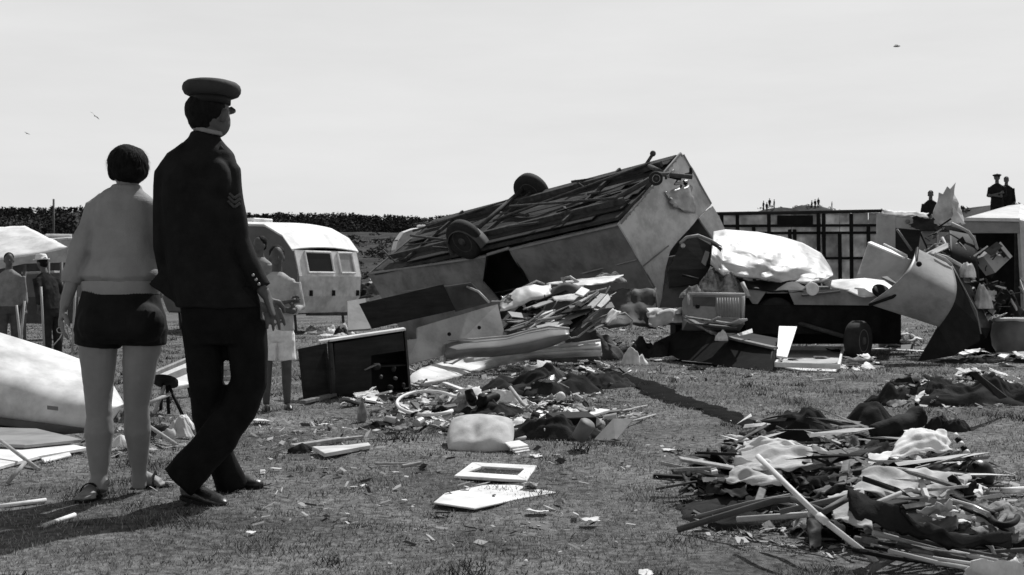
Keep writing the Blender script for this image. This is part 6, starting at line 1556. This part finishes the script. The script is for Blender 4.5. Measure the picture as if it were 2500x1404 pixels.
D4('canvas', [(2180, 1105, .19), (2340, 1105, .17), (2350, 1150, .12), (2150, 1150, .15)], 24, 12, CLD, .03, 8, .02, 6.0, 'dark garment under the bright white cloth', 'garment')
D4('canvas', [(2360, 1245, .14), (2500, 1240, .12), (2520, 1320, .06), (2370, 1315, .08)], 24, 18, CLP, .04, 8, .06, 6.1, 'patterned clothes at the right edge of the foreground heap', 'clothes')
D4('canvas', [(1700, 1160, .06), (1800, 1120, .14), (1830, 1210, .10), (1730, 1215, .04)], 18, 16, BLACK, .03, 7, .04, 2.1, 'black tarpaulin at the left end of the foreground heap', 'tarpaulin')
D4('canvas', [(1640, 1150, .03), (1690, 1140, .08), (1710, 1165, .04), (1650, 1168, .02)], 10, 8, CLD, .02, 10, .03, 2.9, 'small dark rag left of the black tarpaulin', 'rag')
# black strap-like cloth sweeping across the lower middle
pts_u = [(2068, 1208, .24), (2130, 1212, .22), (2200, 1258, .20), (2270, 1298, .16), (2350, 1318, .12), (2470, 1322, .08)]
pts_l = [(2072, 1244, .20), (2112, 1268, .17), (2186, 1290, .15), (2262, 1318, .12), (2350, 1334, .09), (2470, 1332, .06)]
bm = bmesh.new(); rows = []
for i in range(5):
    for s in range(5 if i < 4 else 6):
        f = s/5; a = G(*pts_u[i]).lerp(G(*pts_u[i+1]), f); b = G(*pts_l[i]).lerp(G(*pts_l[i+1]), f)
        rows.append([bm.verts.new(a.lerp(b, j/8)+Vector((0, 0, .03*math.sin(math.pi*j/8)+.022*crumple((i+f)*.16, j*.03, 3.3, 5)))) for j in range(9)])
fs = [bm.faces.new((a[j], a[j+1], b[j+1], b[j])) for a, b in zip(rows, rows[1:]) for j in range(8)]
r_ = bmesh.ops.extrude_face_region(bm, geom=fs); bmesh.ops.translate(bm, verts=[v for v in r_['geom'] if isinstance(v, bmesh.types.BMVert)], vec=(0, 0, -.01))
T(bobj('dark_wrap', bm, CLD, None, True), 'long black cloth sweeping down to the right of the foreground heap', 'cloth')
D4('canvas', [(1968, 1254, .12), (2006, 1252, .13), (2004, 1335, .01), (1976, 1342, .01)], 8, 14, BLACK, .012, 9, .02, 3.7, 'black cloth hanging down at the front of the foreground heap', 'cloth')
# hats, boots and bags on top
T(slab('dark_box', [G(1890, 1072, .16), G(1942, 1028, .26), G(1975, 1036, .25), G(1985, 1078, .16)], .12, BLACK), 'black pointed box at the top left of the foreground heap', 'box')
T(heap('dark_bag', G(1965, 1075)+Vector((0, .1, .05)), .24, .14, .20, CLD, 5.4, .1, 26, 6), 'black bag right of the black pointed box', 'bag')
T(heap('dark_bag', G(2130, 1052)+Vector((0, 0, .02)), .24, .15, .20, CLD, 7.4, .1, 26, 5, .45), 'rounded dark bag at the top of the foreground heap', 'bag')
bm = bmesh.new(); tube_into(bm, [G(2130, 1060, .22), G(2180, 1045, .25), G(2220, 1030, .27), G(2246, 1014, .30)], [.05, .055, .055, .06], 14)
T(fuse('boot', bm, mat('dull_boot_leather', .016, .8, .3, 10, .2, .1), None, .012, 3, lambda c: .008*noise.noise(c*14)), 'long black boot leg pointing up right on the foreground heap', 'boot')
for i, (px, py) in enumerate(((2290, 1045), (2335, 1048))): T(heap('rag', G(px, py), .10, .07, .12, CLD, px*.1, 0, 18, 10), ('left' if i == 0 else 'right')+' of two small black rags above the bright white cloth', 'rag')
T(heap('rag', G(2180, 1062), .22, .08, .06, CLM, 2.7, 0, 18, 10), 'grey flat rag left of the bright white cloth', 'rag')
# poles
t = thing('tent_pole', 'long white pole slanting down across the front of the foreground heap', 'pole', G(2145, 1378))
rod('shaft', [G(1850, 1114, .34), G(2000, 1262, .20), G(2146, 1376, .03)], .0105, WHITE, t, 10); rod('sleeve', [G(1998, 1259, .205), G(2016, 1274, .19)], .014, WHITE, t, 10)
T(rodz('tent_pole', [(1655, 1293, .015), (1790, 1252, .10), (1890, 1222, .18), (1935, 1218, .20)], .013, DGREY), 'long dark pole reaching out to the left of the foreground heap', 'pole')
T(rodz('tent_pole', [(1700, 1262, .015), (1830, 1228, .10), (1930, 1210, .15)], .009, MGREY), 'thin pole behind the long dark pole', 'pole')
T(rodz('tent_pole', [(1800, 1268, .05), (1974, 1256, .10)], .012, LGREY), 'short grey pole below the long dark pole', 'pole')
T(rodz('tent_pole', [(1935, 1218, .20), (2010, 1250, .19), (2080, 1210, .22)], .013, DGREY), 'dark bent pole crossing the long white pole', 'pole')
T(rodz('tent_pole', [(1905, 1250, .12), (2070, 1212, .20)], .011, MGREY), 'grey pole running right under the long white pole', 'pole')
T(rodz('tent_pole', [(2140, 1142, .22), (2365, 1163, .15)], .011, CREAM), 'pale straight pole across the wide tent canvas', 'pole')
T(rodz('tent_pole', [(2110, 1240, .20), (2220, 1195, .20), (2260, 1200, .18)], .009, CREAM), 'pale pole across the grey tent fold', 'pole')
t = thing('walking_stick', 'black stick with white bands at the right of the foreground heap', 'stick', G(2390, 1165))
sp_ = [G(2330, 1060, .30), G(2386, 1142, .16)]
for i in range(8): rod('band', [sp_[0].lerp(sp_[1], i/8), sp_[0].lerp(sp_[1], (i+1)/8)], .014, WHITE if i % 2 == 0 else BLACK, t, 8)
bm = bmesh.new(); ball_into(bm, G(2390, 1160, .10), (.072, .07, .075), None, 18); T(bobj('black_ball', bm, mat('black_ball', .012, .4), None, True), 'round black ball at the end of the banded stick', 'ball')
T(rodz('stick', [(2365, 1203, .02), (2450, 1202, .02)], .008, WOOD), 'thin pale stick on the grass right of the foreground heap', 'stick')
T(rodz('tube', [(2442, 1199, .025), (2510, 1195, .025)], .016, WHITE), 'white tube on the grass at the right edge', 'tube')
rr = random.Random(77)
for i in range(22):
    x0, y0 = rr.uniform(2080, 2200), rr.uniform(1285, 1345); L = rr.uniform(150, 330); sl = rr.uniform(.06, .26)
    o = rodz('tent_rod', [(x0, y0, rr.uniform(.06, .14)), (x0+L*.5, y0+L*.5*sl+4, rr.uniform(.05, .09)), (x0+L, y0+L*sl, rr.uniform(.012, .05))], rr.uniform(.005, .011), rr.choice((BWOOD, DGREY, LGREY, BLACK, STEEL, RUST)))
    T(o, 'slender rod in the bundle at the lower right of the heap', 'rod', 'rods at the lower right of the heap')
T(rodz('stick', [(2128, 1390, .02), (2200, 1350, .05)], .014, BWOOD), 'dark stake at the foot of the long white pole', 'stake')
T(rodz('cable', [(2290, 1315, .10), (2350, 1322, .09), (2395, 1318, .08), (2420, 1335, .05), (2432, 1365, .015)], .008, CREAM), 'pale curling cord at the lower right of the foreground heap', 'cord')
D4('white_cloth', [(2370, 1368, .10), (2480, 1362, .10), (2540, 1420, .02), (2345, 1425, .02)], 22, 14, CLW, .03, 8, .05, 8.1, 'white cloth at the bottom right corner', 'cloth')
T(rodz('hoop', [(2452+32*math.cos(a), 1262+20*math.sin(a), .12) for a in [i*math.pi/10 for i in range(16)]], .012, BLACK), 'black loop of hose on the patterned clothes at right edge', 'hose')
D4('white_cloth', [(1770, 1066, .04), (1850, 1062, .05), (1842, 1078, .02), (1775, 1080, .01)], 12, 6, CLW, .015, 12, .01, 5.1, 'thin white rag on the grass left of the foreground heap', 'rag')
D4('canvas', [(2345, 1210, .09), (2400, 1195, .10), (2375, 1230, .05), (2340, 1232, .05)], 10, 8, CLW, .02, 10, .03, 1.7, 'small white rag at the right end of the wide tent canvas', 'rag')
T(heap('rag', G(2325, 1222), .14, .05, .08, CLD, 1.47, .3, 18, 10), 'black rag at the right end of the wide tent canvas', 'rag')
scatter([(1900, 1130, 110, 40), (2080, 1130, 120, 50), (2220, 1180, 140, 60), (1900, 1190, 150, 40), (2060, 1240, 110, 40), (2340, 1290, 120, 40), (2250, 1340, 150, 30)], 200, .17, (.05, .20), ['cloth', 'cloth', 'paper', 'lath', 'rod', 'board', 'cloth'],
        dict(lath=[WOOD, BWOOD, DARK], board=[DGREY, CREAM, BWOOD], paper=[PAPER, CREAM], cloth=[CLD, CLM, CLL, CLD, CLW, CLP, BLACK], rod=[STEEL, RUST, LGREY, BLACK]), 'in the right foreground heap', 'in the right foreground heap', 91, .6)
scatter([(1850, 1160, 130, 60), (2000, 1140, 130, 70), (2150, 1190, 160, 80), (2300, 1230, 140, 80), (2000, 1240, 170, 45), (2220, 1310, 170, 45), (1760, 1200, 70, 30), (2400, 1330, 100, 40)], 150, .20, (.14, .62), ['lath', 'rod', 'lath', 'rod', 'lath'],
        dict(lath=[WOOD, BWOOD, DARK, CREAM, BWOOD, BLACK], rod=[STEEL, RUST, LGREY, BLACK, DGREY]), 'bristling from the right foreground heap', 'bristling from the right foreground heap', 191, .22)
scatter([(1880, 1150, 110, 50), (2040, 1160, 120, 60), (2200, 1190, 150, 60), (2100, 1260, 150, 40), (2330, 1270, 110, 50)], 60, .22, (.08, .26), ['paper', 'lath', 'board', 'paper', 'lath'],
        dict(lath=[WOOD, WHITE, CREAM], board=[CREAM, WHITE, BWOOD], paper=[CLL, PAPER, CREAM]), 'lying pale on top of the right foreground heap', 'pale on top of the right foreground heap', 197, .35, .4)
scatter([(1860, 1130, 120, 50), (1850, 1190, 150, 40), (2030, 1150, 130, 60), (2200, 1180, 160, 60), (2060, 1250, 170, 40), (2330, 1260, 120, 60), (2230, 1320, 170, 40)], 170, .27, (.12, .46), ['splinter'],
        dict(splinter=[WOOD, BWOOD, CREAM, DARK, BLACK, WHITE, BWOOD]), 'on the right foreground heap', 'on the right foreground heap', 199, .35, .5)
low_rags = scatter([(1850, 1170, 120, 50), (2050, 1190, 170, 70), (2250, 1230, 170, 70), (2100, 1280, 200, 50), (1790, 1190, 80, 35)], 150, .15, (.08, .24), ['cloth'],
        dict(cloth=[CLD, BLACK, CLD, CLP, BLACK, CLM]), 'tangled low in the right foreground heap', 'tangled low in the right foreground heap', 193, .5)
join_stuff('rag_litter', low_rags, 'dark tangle of small rags low in the right foreground heap', 'rags')
# smaller heap at the right, further back
T(heap('rag_heap', G(2370, 985), .75, .40, .24, CLD, 4.9, 0, 40, 4.5), 'dark heap of clothes on the grass at the right edge', 'clothes')
T(heap('rag_heap', G(2190, 985), .28, .18, .16, CLD, 1.5, 0, 26, 6), 'small dark mound left of the dark heap of clothes', 'clothes')
T(slab('white_card', [G(2226, 923, .22), G(2240, 920, .24), G(2252, 948, .08), G(2240, 952, .08)], .02, WHITE), 'white card standing upright left of the dark heap', 'card')
T(slab('dark_board', [G(2370, 915, .36), G(2392, 916, .36), G(2460, 970, .14), G(2440, 975, .14)], .03, BLACK), 'black board leaning across the dark heap of clothes', 'board')
scatter([(2350, 950, 110, 30), (2260, 975, 90, 22), (2440, 965, 50, 25)], 130, .22, (.06, .26), ['cloth', 'paper', 'lath', 'rod', 'cloth', 'board'],
        dict(lath=[WOOD, BWOOD, DARK], board=[DGREY, CREAM], paper=[PAPER, CREAM], cloth=[CLD, CLM, CLL, CLD, CLP], rod=[STEEL, LGREY, BLACK]), 'on the dark heap at the right edge', 'on the dark heap at the right edge', 95, .5)

# ------------------------------------------------------------------ gulls
def gull(px, py, d, span, rz, bank, label):
    t = thing('gull', label, 'gull', P(px, py, d), rz); t.rotation_euler = (0, bank, rz); k = span/1.2
    GB = mat('gull_plumage', .22, .8)
    bm = bmesh.new(); tube_into(bm, [Vector((0, y*k, 0)) for y in (-.24, -.15, 0, .14, .21, .25)], [(.05*k, .008*k), .05*k, .07*k, .05*k, .042*k, .02*k], 10); o = bobj('body', bm, GB, None, True); o.parent = t
    for s in (-1, 1):
        bm = bmesh.new(); q = [(0, .10, .02), (.28, .16, .12), (.60, .02, .04), (.34, -.02, .11), (0, -.10, .02)]
        a = [bm.verts.new(Vector((s*x*k, y*k, z*k))) for x, y, z in q]; b = [bm.verts.new(Vector((s*x*k, y*k, z*k-.012*k))) for x, y, z in q]
        bm.faces.new(a); bm.faces.new(b[::-1])
        for i in range(5): bm.faces.new((a[i], b[i], b[(i+1) % 5], a[(i+1) % 5]))
        o = bobj('wing', bm, GB); o.parent = t
gull(2190, 113, 90, 1.2, math.radians(70), -.25, 'gull gliding high at the upper right')
gull(231, 283, 120, 1.1, math.radians(20), .7, 'dark gull banking left of the two walkers')
gull(66, 326, 170, 1.0, math.radians(60), .3, 'tiny distant gull at the left edge of the sky')
